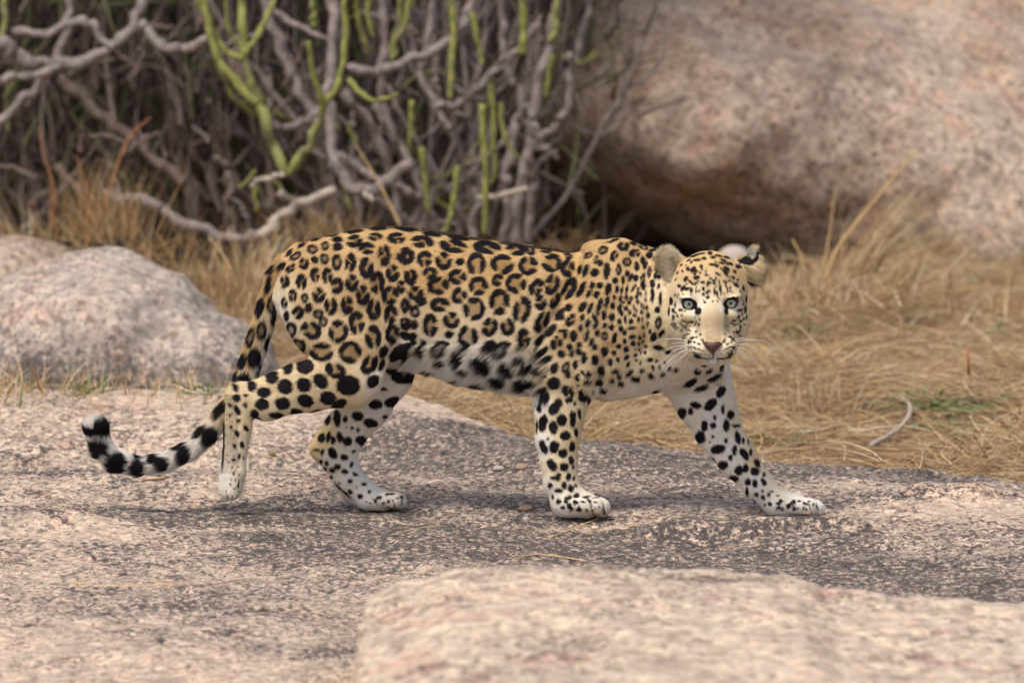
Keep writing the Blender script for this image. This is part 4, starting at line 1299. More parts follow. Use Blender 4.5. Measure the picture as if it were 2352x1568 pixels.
def ledge():
    xs = np.arange(-.62, 2.6, .011)
    ts = np.arange(0, 1.0001, .0065)
    X, T = np.meshgrid(xs, ts, indexing='ij')
    # back rim of the top, from the row where it shows
    rim = np.interp(X, [-.40, -.33, -.27, -.18, -.12, 0, .30, .45, .58, .66, .80, 1.0, 1.25, 2.6], [1395, 1378, 1352, 1322, 1302, 1296, 1300, 1312, 1322, 1356, 1364, 1380, 1400, 1440])
    Yb = -2.05
    top = np.zeros_like(X)
    uo = np.linspace(1200, 1600, 100)
    zz = np.array([P(1176, a, Yb)[2] for a in uo])
    top = np.interp(rim, uo, zz)
    lefty = np.interp(X, [-.62, -.41, -.385, -.33], [1, 1, 0, 0])
    # T 0 at ground behind the rim, .12 at the rim, then towards the camera
    up = sstep(.03, .10, T)
    Yc = np.where(T < .10, Yb + .10 - T * 1.0, Yb - (T - .10) * 2.5)
    q = np.stack([X, Yc, 0 * X], -1)
    left_edge = -.315 + .012 * noise(q * np.array([0, 5, 0]) + 3.3, 81) + .012 * noise(q * 14, 82)
    lf = sstep(left_edge - .03, left_edge + .012, X)
    Z = top * up - .03 * sstep(.1, 1, T) + .010 * fbm(q * 5, 4, 83) * up + .004 * noise(q * 19, 87) + .002 * noise(q * 55, 88)
    Z = np.where(True, -.25 + (Z + .25) * lf * sstep(-.02, .03, T), Z)
    Yc = Yc + .03 * noise(q * np.array([6, 0, 0]), 84) + .016 * noise(q * np.array([17, 0, 0]), 85)
    V = np.stack([X, Yc, Z], -1)
    # closed bottom
    n, m = X.shape
    i = np.arange(n * m).reshape(n, m)
    Fc = np.stack([i[:-1, :-1], i[:-1, 1:], i[1:, 1:], i[1:, :-1]], -1).reshape(-1, 4)
    V = V.reshape(-1, 3)
    nv = len(V)
    low = V.copy()
    ring = np.concatenate([i[:, 0], i[-1, 1:], i[::-1, -1][1:], i[0, ::-1][1:-1]])
    lowv = V[ring].copy()
    lowv[:, 2] = -.6
    V2 = np.vstack([V, lowv])
    k = len(ring)
    a = ring
    b = np.roll(ring, -1)
    c = nv + (np.arange(k) + 1) % k
    d = nv + np.arange(k)
    F2 = np.stack([a, b, c, d], -1)
    ctr = np.array([.9, -3.0, 0])
    me = mesh_from("ledge", V2 - ctr, np.concatenate([Fc[:, ::-1], F2]), led_m)
    s = .30 + .40 * fbm(V2 * 4, 3, 86)
    s += .6 * gauss(V2[:, 0], V2[:, 1], .50, -2.15, .2, .06)
    at = me.attributes.new("stain", 'FLOAT', 'POINT')
    at.data.foreach_set("value", np.clip(s, 0, 1).astype(np.float32))
    return tag(obj("rock_ledge", me, None, ctr), "flat pale pink rock ledge, blurred, in the nearest foreground at the lower right", "rock")


ledge()

# ------------------------------------------------------------------ pebbles and litter on the slab
peb_m = plain("pebble_stone", lin(168, 142, 118), .9, .2, .25, 60, .3)
pebw_m = plain("pale_pebble", lin(176, 166, 156), .85, .3, .15, 80, .3)


def gz(x, y):
    return float(ground_z(np.array([x]), np.array([y]))[0][0])


def on_ground(ox, oy):
    """where the line of sight through a photograph point meets the ground"""
    ys = np.arange(-4.5, 7.5, .02)
    pts = np.array([P(ox, oy, y) for y in ys])
    g = ground_z(pts[:, 0], pts[:, 1], False)[0]
    hit = np.where(pts[:, 2] < g)[0]
    return pts[hit[0]] if len(hit) else pts[-1]


def pebble(ox, oy, w, h, label, mat, seed, group="loose pebbles lying on the slab"):
    c = on_ground(ox, oy + h * .4)
    r = np.random.RandomState(seed)
    V, Fc = ball((0, 0, 0), 1.0, 14, 9, math.pi, (0, 0, 1))
    V = np.array(V)
    V *= 1 + .22 * noise(V * 1.3 + seed * 3.1, 91)[:, None] + .08 * noise(V * 4 + seed, 92)[:, None]
    V *= np.array([PX(w, c[1]), PX(w * .75, c[1]), PX(h, c[1])])
    V[:, 2] = np.maximum(V[:, 2], -PX(h, c[1]) * .7) + PX(h, c[1]) * .6
    me = bpy.data.meshes.new("pebble")
    me.from_pydata(V.tolist(), [], Fc)
    for p in me.polygons:
        p.use_smooth = True
    me.materials.append(mat)
    o = obj("pebble", me, None, (c[0], c[1], gz(c[0], c[1]) - .001))
    return tag(o, label, "pebble", group)


for i, (ox, oy, w, h, mat, lab) in enumerate((
        (1145, 1077, 14, 7, pebw_m, "pale grey pebble, left one of the pair left of the near foreleg"),
        (1197, 1080, 15, 9, peb_m, "brownish pebble, right one of the pair left of the near foreleg"),
        (1206, 1167, 18, 9, peb_m, "largest brown pebble lying just left of the near fore paw"),
        (1208, 1193, 8, 8, pebw_m, "small white speckled pebble below the largest brown pebble by the fore paw"),
        (1762, 1058, 8, 5, pebw_m, "bright white chip on the rock behind the far foreleg"),
        (625, 1049, 9, 4, plain("moss_pebble", lin(120, 104, 40), .9, .2), "small mossy yellow green lump between the hind legs"))):
    pebble(ox, oy, w, h, lab, mat, i + 1)
rs = np.random.RandomState(5)
for i in range(26):
    ox, oy = rs.uniform(20, 2330), rs.uniform(1060, 1330)
    if abs(ox - 1900) < 500 and oy < 1200 and rs.rand() < .5:
        continue
    pebble(ox, oy, rs.uniform(4, 7), rs.uniform(2.5, 4), "tiny crumb of loose granite lying on the slab", (peb_m, pebw_m)[i % 2], 40 + i, "crumbs of loose granite on the slab")
for i in range(16):
    ox, oy = rs.normal(1760, 40) + (i % 3) * 25, rs.normal(1252, 10)
    pebble(ox, oy, rs.uniform(4, 8), rs.uniform(3, 5), "pale granite chip in the heap of chips beside the crack", (peb_m, pebw_m)[i % 2], 80 + i, "granite chips heaped beside the crack")

litter_c = np.array([lin(150, 118, 92), lin(118, 90, 72), lin(176, 146, 118), lin(140, 104, 84), lin(96, 76, 62)])
straw_m = plain("straw", lin(206, 176, 126), .8, .2, .15, 40)


def stalk(pts, w, label, cat="straw", mat=straw_m, name="straw_stalk", group="dry stalks lying on the slab"):
    pp = []
    for ox, oy in pts:
        c = on_ground(ox, oy)
        pp.append((c[0], c[1], gz(c[0], c[1]) + .004))
    pp = np.array(pp)
    b = pp[0].copy()
    me = mesh_tube(name, pp - b, w, mat, 6)
    return tag(obj(name, me, None, b), label, cat, group)


stalk([(325, 1113), (350, 1108), (378, 1102)], .0022, "short yellow straw lying on the crest below the tail")
stalk([(1255, 1242), (1310, 1220), (1375, 1196)], .0016, "long thin straw on the rock in front of the near fore paw")
stalk([(150, 1340), (260, 1346), (400, 1349)], .0014, "long thin pale straw on the slab at the lower left")
stalk([(1180, 1286), (1230, 1280), (1290, 1284), (1340, 1288)], .0016, "reddish thin straw curving just above the foreground ledge")
stalk([(900, 1232), (960, 1222), (1010, 1212)], .0012, "fine hair thin straw in the dark patch below the hind paw")

# ------------------------------------------------------------------ grass
strawc = np.array([lin(194, 163, 120), lin(212, 184, 140), lin(172, 140, 104), lin(140, 110, 84), lin(222, 202, 168), lin(180, 154, 112)])
greenc = np.array([lin(96, 124, 52), lin(128, 152, 70), lin(80, 110, 50)])
grass_m = attr_mat("dry_grass", rough=.8, spec=.1)


def lying_grass(n, xr, yr, seed, lift=.07, L=(.05, .26), cols=strawc):
    r = np.random.RandomState(seed)
    x = r.uniform(*xr, n * 2)
    y = r.uniform(yr[0], yr[1], n * 2)
    d = y - edge_y(x)
    cl = noise(np.stack([x * 2.2, y * 2.2, 0 * x], -1), 101)
    ok = (d > -.02) & (r.rand(n * 2) < sstep(-.45, .25, cl) * .8 + .2) & (r.rand(n * 2) < sstep(-.05, .1, d) + .25)
    ok &= ~((x > -.2) & (x < .95) & (y > 4.6 + .3 * np.maximum(0, x - .4)))
    x, y, cl = x[ok][:n], y[ok][:n], cl[ok][:n]
    n = len(x)
    z = ground_z(x, y, False)[0]
    K = 6
    a = r.uniform(0, 2 * np.pi, n)
    a = np.where(r.rand(n) < .5, r.normal(0, .5, n) + np.pi * (r.rand(n) < .5), a)
    l = r.uniform(*L, n)
    e = np.abs(r.normal(.12, .28, n)) * (1 + .8 * (cl > .2))
    s = np.linspace(0, 1, K)
    bend = r.normal(0, 1.3, n)
    aa = a[:, None] + bend[:, None] * s[None]
    ee = e[:, None] * (1 - 1.1 * s[None]) + r.normal(0, .08, n)[:, None]
    st = l[:, None] / (K - 1)
    dx = np.cumsum(np.cos(aa) * np.cos(ee) * st, 1)
    dy = np.cumsum(np.sin(aa) * np.cos(ee) * st, 1)
    dz = np.cumsum(np.sin(ee) * st, 1)
    z0 = z + r.uniform(0, lift, n) ** 1.0 * sstep(-.5, .6, cl)
    pts = np.stack([x[:, None] + dx, y[:, None] + dy, np.maximum(z0[:, None] + dz, z[:, None] - .01)], -1)
    c = cols[r.randint(0, len(cols), n)] * r.uniform(.7, 1.15, (n, 1))
    return pts, c


p1, c1 = lying_grass(46000, (-.6, 2.6), (.5, 6.2), 1)
p2, c2 = lying_grass(11000, (-2.6, -.3), (1.9, 6.0), 2)
p3, c3 = lying_grass(14000, (-2.6, 2.6), (.5, 6.2), 5, .03, (.02, .07), litter_c)
p4, c4 = lying_grass(9000, (-5.0, -2.5), (1.9, 7.0), 6)
p5, c5 = lying_grass(7000, (2.5, 4.5), (-1.5, 6.0), 7)
pts = np.concatenate([p1, p2, p3, p4, p5])
cc = np.concatenate([c1, c2, c3, c4, c5])
gr = hair_object("dry_grass", pts, grass_m, np.random.RandomState(3).uniform(.0008, .0021, len(pts)), cc)
tag(gr, "matted straw coloured dry grass covering the ground behind the slab", kind="stuff")

GT = "tufts of upright dry grass"


def tuft(ox, oy, n, hgt, spread, seed, label, lean=0.0, cols=strawc, w=(.0012, .0028), cat="grass", rad=.06, base=None, green=False, Y=None, curl=.35):
    r = np.random.RandomState(seed)
    c = P(ox, oy, Y) if Y is not None else on_ground(ox, oy)
    K = 7
    s = np.linspace(0, 1, K)
    bx, by = r.normal(0, rad, n), r.normal(0, rad, n)
    az = r.uniform(0, 2 * np.pi, n)
    tilt = np.abs(r.normal(0, spread, n))
    l = hgt * r.uniform(.45, 1.1, n)
    tl_ = tilt[:, None] + curl * s[None] * r.uniform(.2, 2.2, n)[:, None]
    st = l[:, None] / (K - 1)
    dx = np.cumsum((np.cos(az)[:, None] * np.sin(tl_) + lean * (.4 + s[None])) * st, 1)
    dy = np.cumsum(np.sin(az)[:, None] * np.sin(tl_) * st, 1)
    dz = np.cumsum(np.cos(tl_) * st, 1)
    pts = np.stack([bx[:, None] + dx, by[:, None] + dy, dz - .01], -1)
    col = cols[r.randint(0, len(cols), n)] * r.uniform(.75, 1.15, (n, 1))
    o = hair_object("grass_tuft", pts, grass_m, r.uniform(*w, n), col)
    o.location = (c[0], c[1], gz(c[0], c[1]) if Y is None else c[2])
    return tag(o, label, cat, GT)


orange = np.array([lin(180, 146, 102), lin(160, 124, 84), lin(198, 170, 128), lin(140, 110, 78), lin(150, 130, 100)])
tuft(235, 560, 150, .25, .30, 1, "tall orange tuft of dry grass behind the rounded boulder, left of its top", cols=orange, Y=4.3, rad=.07)
tuft(90, 590, 90, .20, .5, 2, "pale drooping grass tuft above the low rock at the left edge", Y=4.5, lean=-.2, rad=.12)
tuft(360, 600, 80, .16, .45, 3, "short dry tuft just right of the rounded boulder's top", Y=4.1, cols=orange, rad=.09)
tuft(455, 680, 60, .16, .3, 4, "thin golden tuft on the boulder's right shoulder", Y=3.7, cols=orange, rad=.08)
tuft(545, 720, 70, .20, .25, 5, "golden upright tuft between the boulder and the leopard's rump", Y=3.6, cols=orange, rad=.09)
tuft(620, 640, 110, .18, .4, 6, "brown tuft directly behind the leopard's tail root", Y=4.0, rad=.1)
tuft(745, 545, 120, .15, .6, 7, "fanned dry tuft above the leopard's rump under the pale branches", Y=4.6, cols=orange, rad=.09)
tuft(1270, 600, 60, .14, .6, 8, "sparse arching straw in front of the dark cave", Y=5.0, cols=orange, rad=.08, curl=.9)
tuft(1330, 575, 30, .16, .7, 108, "few thin arching stems inside the dark cave mouth", Y=5.2, cols=orange, rad=.06, curl=1.2)
tuft(1880, 690, 170, .17, .8, 9, "big pale spiky tuft right of the leopard's ear", Y=3.9, rad=.12)
tuft(1960, 640, 80, .28, .30, 10, "loose sheaf of long pale stems leaning right in front of the huge boulder", lean=.75, Y=4.1, rad=.05, curl=.1)
tuft(2080, 660, 60, .18, .7, 11, "low arching tuft below the leaning sheaf", lean=.6, Y=4.2, rad=.08)
tuft(1790, 700, 80, .15, .6, 12, "short straw tuft close to the right side of the leopard's face", Y=3.8, rad=.1)
tuft(2250, 720, 70, .13, .7, 13, "low tangled tuft near the right picture edge below the boulder", Y=4.0, rad=.14)
tuft(1895, 950, 90, .11, .25, 14, "small upright pale tuft in the middle of the right hand grass", rad=.05)
tuft(30, 900, 120, .12, .45, 15, "green and straw tuft at the left foot of the rounded boulder", cols=np.vstack([strawc, greenc[:1]]), rad=.12)
tuft(330, 900, 120, .07, .6, 16, "low olive weeds along the foot of the rounded boulder", cols=np.vstack([strawc, lin(110, 104, 66)]), rad=.2)
tuft(1000, 900, 110, .07, .7, 17, "low grass below the leopard's belly", cols=np.vstack([strawc, greenc]), rad=.2)


def stem(pts, w, label, mat, Y):
    pp = np.array([P(x, y, Y) for x, y in pts])
    b = pp[0].copy()
    me = mesh_tube("dry_stem", pp - b, np.linspace(w, w * .4, len(pp)), mat, 6)
    return tag(obj("dry_stem", me, None, b), label, "stem", "single dry stems standing up out of the grass")


stem_m = plain("dry_stem", lin(204, 172, 124), .8, .2, .15, 30)
red_m = plain("red_stem", lin(168, 112, 72), .8, .2, .15, 30)
stem([(1895, 640), (1930, 560), (2010, 460), (2105, 345)], .006, "longest pale stem leaning up to the right across the huge boulder", stem_m, 4.0)
stem([(1890, 620), (1905, 540), (1920, 430)], .004, "thin upright stem left of the longest leaning stem", stem_m, 4.05)
stem([(1850, 640), (1840, 590), (1820, 550)], .006, "short thick stem leaning left beside the leopard's ear", stem_m, 4.0)
stem([(1935, 650), (2030, 590), (2160, 520)], .005, "flat leaning stem lowest of the sheaf by the boulder", stem_m, 4.15)
stem([(1990, 690), (2080, 640), (2105, 590), (2075, 530)], .0045, "stem that bends back on itself below the leaning sheaf", stem_m, 4.1)
stem([(230, 500), (290, 330), (345, 270)], .005, "bent reddish stalk leaning right in front of the dark thicket", red_m, 4.4)
stem([(120, 520), (125, 440), (100, 350), (90, 290)], .004, "thin rusty stalk standing at the left edge of the thicket", red_m, 4.5)
stem([(215, 540), (200, 440), (175, 360)], .004, "thin rusty stalk left of the orange tuft", red_m, 4.45)
stem([(560, 700), (520, 600), (480, 545)], .006, "pale broken stalk between the boulder and the rump", stem_m, 3.7)
stem([(920, 520), (870, 420), (815, 330)], .005, "long straw stalk crossing the low pale branch above the rump", stem_m, 4.3)
stem([(2225, 860), (2223, 800)], .005, "short red brown stem standing near the right edge of the grass", red_m, 2.3)


# green weeds: many small leaves on short stalks
leaf_m = attr_mat("weed_leaf", rough=.6, spec=.3)


def weed(ox, oy, n, w, h, seed, label):
    r = np.random.RandomState(seed)
    c = on_ground(ox, oy + 10)
    V, Fc, colr = [np.array([0, 0, -.015])], [], [np.array(lin(112, 140, 74))]
    for i in range(n):
        p = np.array([r.normal(0, w), r.normal(0, w), abs(r.normal(0, h))])
        d = r.normal(size=3)
        d[2] = abs(d[2]) * .6
        d /= np.linalg.norm(d)
        s = np.cross(d, [0, 0, 1.01])
        s /= np.linalg.norm(s)
        l, ww = r.uniform(.009, .02), r.uniform(.003, .006)
        k = len(V)
        V += [p, p + d * l * .5 + s * ww, p + d * l, p + d * l * .5 - s * ww, p + d * l * .5 + np.array([0, 0, .002])]
        Fc += [(k, k + 1, k + 4), (k + 1, k + 2, k + 4), (k + 2, k + 3, k + 4), (k + 3, k, k + 4), (0, k, k + 1)]
        colr += [np.array(lin(122, 134, 88)) * r.uniform(.5, 1.1)] * 5
    me = bpy.data.meshes.new("weed")
    me.from_pydata([tuple(v) for v in V], [], Fc)
    me.materials.append(leaf_m)
    set_color(me, "coat", np.array(colr))
    o = obj("weed", me, None, (c[0], c[1], gz(c[0], c[1]) + .015))
    return tag(o, label, "weed", "small green weeds growing through the dry grass")


weed(2135, 935, 200, .085, .012, 1, "largest bright green weed patch in the right hand grass beside the curved twig")
weed(1835, 775, 120, .05, .02, 2, "small green weed in the grass right of the leopard's cheek")
weed(1800, 812, 30, .014, .008, 3, "tiny dark green weed just below the whiskers' right ends")
weed(1780, 1020, 90, .05, .012, 4, "green weed strip along the slab edge right of the far foreleg")
weed(2290, 770, 50, .04, .015, 5, "green weed near the right picture edge, higher than the twig")
weed(1690, 828, 40, .02, .02, 6, "green weed right behind the leopard's chin")
weed(2240, 660, 40, .03, .02, 7, "green weed at the foot of the huge boulder near the right edge")
weed(1870, 720, 60, .03, .02, 8, "dull green weed below the big spiky tuft")
weed(2180, 990, 60, .06, .01, 10, "sparse green weed below the largest weed patch")
weed(200, 900, 26, .05, .010, 11, "green weed at the foot of the rounded boulder")
weed(480, 900, 26, .06, .008, 12, "green weed between the rounded boulder and the leopard's hock")
weed(1120, 945, 60, .07, .012, 13, "green weed under the leopard's belly")

# fallen twigs
twig_m = plain("twig_bark", lin(176, 160, 146), .9, .2, .2, 40, .3)


def twig(pts, w, label):
    pp = []
    for ox, oy in pts:
        c = on_ground(ox, oy)
        pp.append((c[0], c[1], gz(c[0], c[1]) + .045))
    pp = np.array(pp)
    b = pp[0].copy()
    me = mesh_tube("twig", pp - b, np.linspace(w, w * .6, len(pp)), twig_m, 7, .1)
    return tag(obj("twig", me, None, b), label, "twig", "grey twigs lying in the grass")


twig([(2000, 1062), (2050, 1035), (2085, 1000), (2088, 970), (2065, 945)], .008, "curved grey twig in the grass beside the largest green weed")
twig([(2230, 1072), (2290, 1065), (2350, 1080)], .006, "thin grey twig at the right edge just above the slab")
twig([(1830, 1035), (1890, 1028), (1925, 1010)], .005, "pale short twig on the slab edge right of the far foreleg")
# ------------------------------------------------------------------ the spurge thicket
def bark(name, c1, c2, c3=None, scale=28):
    m, nt, b = new_mat(name)
    tc = N(nt, "ShaderNodeTexCoord")
    n1 = N(nt, "ShaderNodeTexNoise", i_Scale=scale, i_Detail=5.0, i_Roughness=.65)
    nt.links.new(tc.outputs["Object"], n1.inputs["Vector"])
    st = [(.3, c1), (.62, c2)]
    if c3:
        st.append((.75, c3))
    r = ramp(nt, n1.outputs[0], st)
    nt.links.new(r.outputs[0], b.inputs["Base Color"])
    b.inputs["Roughness"].default_value = .85
    b.inputs["Specular IOR Level"].default_value = .2
    bp = N(nt, "ShaderNodeBump", i_Strength=.6, i_Distance=.01)
    nt.links.new(n1.outputs[0], bp.inputs["Height"])
    nt.links.new(bp.outputs[0], b.inputs["Normal"])
    return m


grey_m = bark("grey_bark", lin(98, 86, 84), lin(156, 142, 136), lin(180, 166, 154))
pale_bark = bark("pale_bark", lin(150, 134, 122), lin(196, 182, 164))
green_m = bark("green_stem", lin(100, 102, 60), lin(148, 148, 82), lin(178, 172, 116), 40)
mixed_m = bark("grey_green_bark", lin(116, 108, 88), lin(146, 150, 80), lin(156, 146, 130), 16)
brownb_m = bark("brown_bark", lin(86, 73, 68), lin(132, 114, 104))


def shrub(label, base):
    e = bpy.data.objects.new("spurge_shrub", None)
    e.location = base
    COL.objects.link(e)
    return tag(e, label, "shrub", "leafless spurge shrubs in the thicket"), np.array(base)


S1, B1_ = shrub("brownish leafless spurge with heavy curved boughs at the far left of the thicket", P(150, 560, 5.3))
S2, B2_ = shrub("spurge with yellow green stems forking above the leopard's rump", P(650, 560, 5.0))
S3, B3_ = shrub("dense grey spurge with upright green shoots behind the leopard's back", P(1080, 560, 5.2))
S4, B4_ = shrub("grey spurge with bare crooked tips standing against the huge boulder", P(1230, 560, 5.4))
SH = {1: (S1, B1_), 2: (S2, B2_), 3: (S3, B3_), 4: (S4, B4_)}
MT = {'g': grey_m, 'p': pale_bark, 'v': green_m, 'm': mixed_m, 'b': brownb_m}


def branch(s, pts, w0, w1, m, Y0, Y1=None, name=None, seed=0, label=None):
    par, b = SH[s]
    Y1 = Y0 if Y1 is None else Y1
    n = len(pts)
    pp = np.array([P(x, y, Y0 + (Y1 - Y0) * i / (n - 1)) for i, (x, y) in enumerate(pts)]) - b
    # resample and let the bough wander and swell at its old growth nodes
    t_ = np.linspace(0, n - 1, max(n, (n - 1) * 4 + 1))
    if n > 2:
        from_ = np.stack([np.interp(t_, np.arange(n), pp[:, k]) for k in range(3)], 1)
        for _ in range(3):
            from_[1:-1] = from_[1:-1] * .5 + (from_[:-2] + from_[2:]) * .25
        pp = from_
    else:
        pp = np.stack([np.interp(t_, np.arange(n), pp[:, k]) for k in range(3)], 1)
    n = len(pp)
    w0, w1 = w0 * .88, w1 * (.88 if m != 'v' else .62)
    rj = np.random.RandomState(seed + 500)
    jit = rj.normal(0, 1, (n, 3)) * PX(w0, Y0) * (.16 if m != 'v' else .07)
    jit[0] = 0
    pp = pp + jit
    r = np.linspace(PX(w0, Y0), PX(w1, Y0), n) / 2 * (1 + rj.normal(0, .11, n)) * .94
    nm = name or ("green_shoot" if m == 'v' else "branch")
    me = mesh_tube(nm, pp, r, MT[m], 7, .10 if m != 'v' else .14, seed)
    o = obj(nm, me, par)
    if label:
        o["label"] = label
    return o


TR = [
 (1, [(0, 92), (60, 142), (130, 162), (220, 132), (300, 72), (330, 0), (332, -80)], 38, 30, 'g', 4.6, 4.8),
 (1, [(-60, 190), (0, 186), (60, 178), (140, 155)], 30, 24, 'g', 4.55, 4.6),
 (1, [(-40, 330), (0, 285), (60, 225), (115, 170), (150, 95), (160, 0), (165, -90)], 28, 24, 'g', 4.7, 4.8),
 (1, [(30, 75), (110, 78), (190, 42), (215, 60), (262, 115)], 26, 22, 'g', 4.8, 4.7),
 (1, [(325, 55), (370, 112), (430, 116), (492, 80)], 30, 26, 'g', 4.6, 4.5),
 (1, [(140, 180), (250, 270), (330, 345), (420, 420)], 36, 30, 'b', 5.4, 5.2),
 (1, [(260, 20), (200, 130), (230, 260), (300, 400)], 30, 26, 'b', 5.8, 5.6),
 (1, [(380, 150), (400, 300), (430, 420), (460, 540)], 40, 36, 'b', 5.7, 5.4),
 (1, [(40, 60), (20, 200), (60, 330), (80, 480)], 34, 30, 'b', 5.9, 5.6),
 (1, [(240, 450), (300, 460), (360, 470), (430, 520), (520, 548), (600, 545)], 34, 30, 'g', 4.6, 4.5),
 (1, [(130, 380), (180, 430), (230, 520)], 26, 22, 'b', 5.2, 5.2),
 (1, [(10, 0), (15, 60), (-5, 130)], 18, 14, 'm', 4.7, 4.7),
 (2, [(600, 545), (640, 500), (690, 460), (770, 440)], 32, 26, 'p', 4.5, 4.5),
 (2, [(655, 398), (615, 310), (590, 230), (562, 130), (552, 0), (550, -90)], 30, 26, 'm', 4.4, 4.5),
 (2, [(655, 398), (702, 352), (732, 292), (740, 236)], 26, 20, 'm', 4.4, 4.3),
 (2, [(740, 240), (722, 180), (706, 96)], 22, 20, 'v', 4.3, 4.25),
 (2, [(738, 244), (778, 205), (795, 110), (792, 0), (790, -80)], 24, 22, 'v', 4.3, 4.35),
 (2, [(592, 240), (540, 190), (497, 130), (476, 60), (466, -60)], 26, 28, 'v', 4.35, 4.4),
 (2, [(560, 135), (515, 120), (485, 60), (440, -30)], 20, 24, 'v', 4.38, 4.45),
 (2, [(560, 128), (600, 75), (622, 20), (640, -40)], 20, 18, 'v', 4.38, 4.5),
 (2, [(555, 110), (520, 70), (518, -40)], 14, 14, 'v', 4.5, 4.5),
 (2, [(760, -60), (766, 120), (756, 250), (766, 370), (800, 432), (862, 440), (935, 378)], 30, 34, 'g', 4.6, 4.3),
 (2, [(840, 440), (858, 462)], 16, 12, 'p', 4.3, 4.3),
 (2, [(652, 400), (610, 412), (572, 424)], 18, 14, 'p', 4.35, 4.3),
 (2, [(575, 418), (545, 430)], 12, 8, 'v', 4.3, 4.3),
 (2, [(560, 425), (588, 390)], 12, 9, 'v', 4.3, 4.3),
 (2, [(585, 430), (590, 485)], 18, 14, 'v', 4.5, 4.5),
 (2, [(605, 275), (650, 295), (700, 290), (735, 250)], 24, 20, 'g', 4.6, 4.6),
 (2, [(600, -20), (650, 130), (690, 210), (735, 290)], 30, 26, 'g', 4.9, 4.8),
 (2, [(620, 20), (680, 60), (760, 90)], 20, 16, 'g', 4.8, 4.7),
 (2, [(800, 185), (835, 222), (865, 236), (910, 215)], 20, 12, 'v', 4.3, 4.2),
 (2, [(530, 560), (520, 480), (530, 400), (500, 360)], 26, 20, 'b', 4.9, 4.9),
 (2, [(640, 440), (700, 480), (760, 520)], 24, 24, 'p', 4.7, 4.8),
 (2, [(766, 350), (800, 370), (850, 400), (880, 430)], 26, 22, 'g', 4.7, 4.5),
 (2, [(445, 0), (490, 90), (560, 180), (600, 270)], 28, 24, 'b', 5.3, 5.2),
 (3, [(800, 160), (860, 166), (930, 150), (1010, 115), (1065, 55), (1085, 0), (1095, -60)], 28, 26, 'g', 4.5, 4.6),
 (3, [(790, 210), (850, 280), (905, 400), (925, 520)], 28, 30, 'g', 5.0, 5.1),
 (3, [(860, 240), (900, 300), (935, 360), (990, 480)], 24, 24, 'g', 5.2, 5.1),
 (3, [(880, -30), (880, 100), (870, 200), (905, 330)], 26, 22, 'g', 4.9, 4.9),
 (3, [(950, -30), (930, 60), (890, 140)], 20, 18, 'm', 4.7, 4.7),
 (3, [(1000, -20), (985, 90), (960, 160), (1000, 250), (1030, 300)], 22, 20, 'g', 5.0, 4.9),
 (3, [(1000, 245), (1060, 245), (1110, 180), (1185, 130), (1235, 50)], 24, 20, 'g', 4.6, 4.7),
 (3, [(900, 425), (950, 440), (985, 490), (1010, 560)], 24, 26, 'g', 4.6, 4.7),
 (3, [(1100, 455), (1170, 450), (1210, 430)], 18, 14, 'p', 4.5, 4.4),
 (3, [(1035, -30), (1042, 80), (1038, 160), (1034, 228)], 24, 20, 'v', 4.55, 4.5),
 (3, [(1084, 30), (1095, 90), (1112, 152)], 20, 18, 'v', 4.45, 4.45),
 (3, [(1107, 240), (1112, 330), (1116, 430), (1114, 540)], 20, 24, 'v', 4.4, 4.4),
 (3, [(1128, 195), (1136, 270), (1132, 350)], 20, 18, 'v', 4.5, 4.5),
 (3, [(1150, 236), (1152, 290), (1168, 340), (1190, 362)], 16, 16, 'v', 4.4, 4.4),
 (3, [(1135, 350), (1140, 400), (1128, 420)], 14, 12, 'v', 4.5, 4.5),
 (3, [(1051, 380), (1045, 440), (1035, 500), (1015, 545)], 20, 18, 'v', 4.35, 4.35),
 (3, [(968, 340), (975, 410), (985, 490)], 18, 18, 'v', 4.4, 4.4),
 (3, [(946, 230), (944, 290), (940, 340)], 18, 16, 'v', 4.5, 4.5),
 (3, [(850, -30), (840, 40), (860, 85)], 18, 14, 'v', 4.7, 4.7),
 (3, [(925, -30), (915, 40), (935, 70)], 16, 14, 'v', 4.8, 4.8),
 (3, [(820, -30), (822, 60), (850, 120)], 18, 16, 'v', 4.75, 4.8),
 (3, [(1100, 400), (1090, 480), (1080, 560)], 26, 28, 'g', 5.2, 5.1),
 (3, [(1040, 300), (1070, 380), (1060, 470), (1050, 560)], 24, 26, 'g', 5.3, 5.2),
 (4, [(1180, 560), (1196, 440), (1215, 320), (1235, 210), (1262, 90), (1285, -30)], 32, 30, 'g', 4.9, 5.0),
 (4, [(1215, 560), (1222, 460), (1225, 400), (1212, 350)], 26, 22, 'g', 4.8, 4.7),
 (4, [(1160, 560), (1165, 460), (1160, 380), (1190, 280), (1200, 200)], 28, 24, 'g', 5.0, 5.0),
 (4, [(1245, 315), (1275, 300), (1298, 260), (1320, 180), (1312, 122)], 22, 22, 'g', 4.7, 4.6),
 (4, [(1208, 240), (1230, 290), (1245, 318)], 20, 20, 'g', 4.7, 4.7),
 (4, [(1225, 330), (1250, 345), (1290, 318)], 18, 14, 'g', 4.7, 4.7),
 (4, [(1200, 125), (1203, 60), (1200, -40)], 28, 26, 'v', 4.6, 4.6),
 (4, [(1253, 222), (1260, 170), (1268, 130)], 20, 16, 'v', 4.7, 4.7),
 (4, [(1262, 100), (1275, 60), (1285, -20)], 18, 16, 'm', 4.7, 4.7),
 (4, [(1180, 200), (1150, 120), (1160, 40), (1150, -40)], 24, 22, 'g', 5.1, 5.1),
 (4, [(1300, 190), (1330, 100), (1350, 30), (1380, -40)], 20, 18, 'g', 5.3, 5.4),
 (4, [(1290, 130), (1340, 150), (1370, 120)], 14, 12, 'v', 5.2, 5.2),
]
for i, t in enumerate(TR):
    branch(t[0], t[1], t[2], t[3], t[4], t[5], t[6], seed=i)

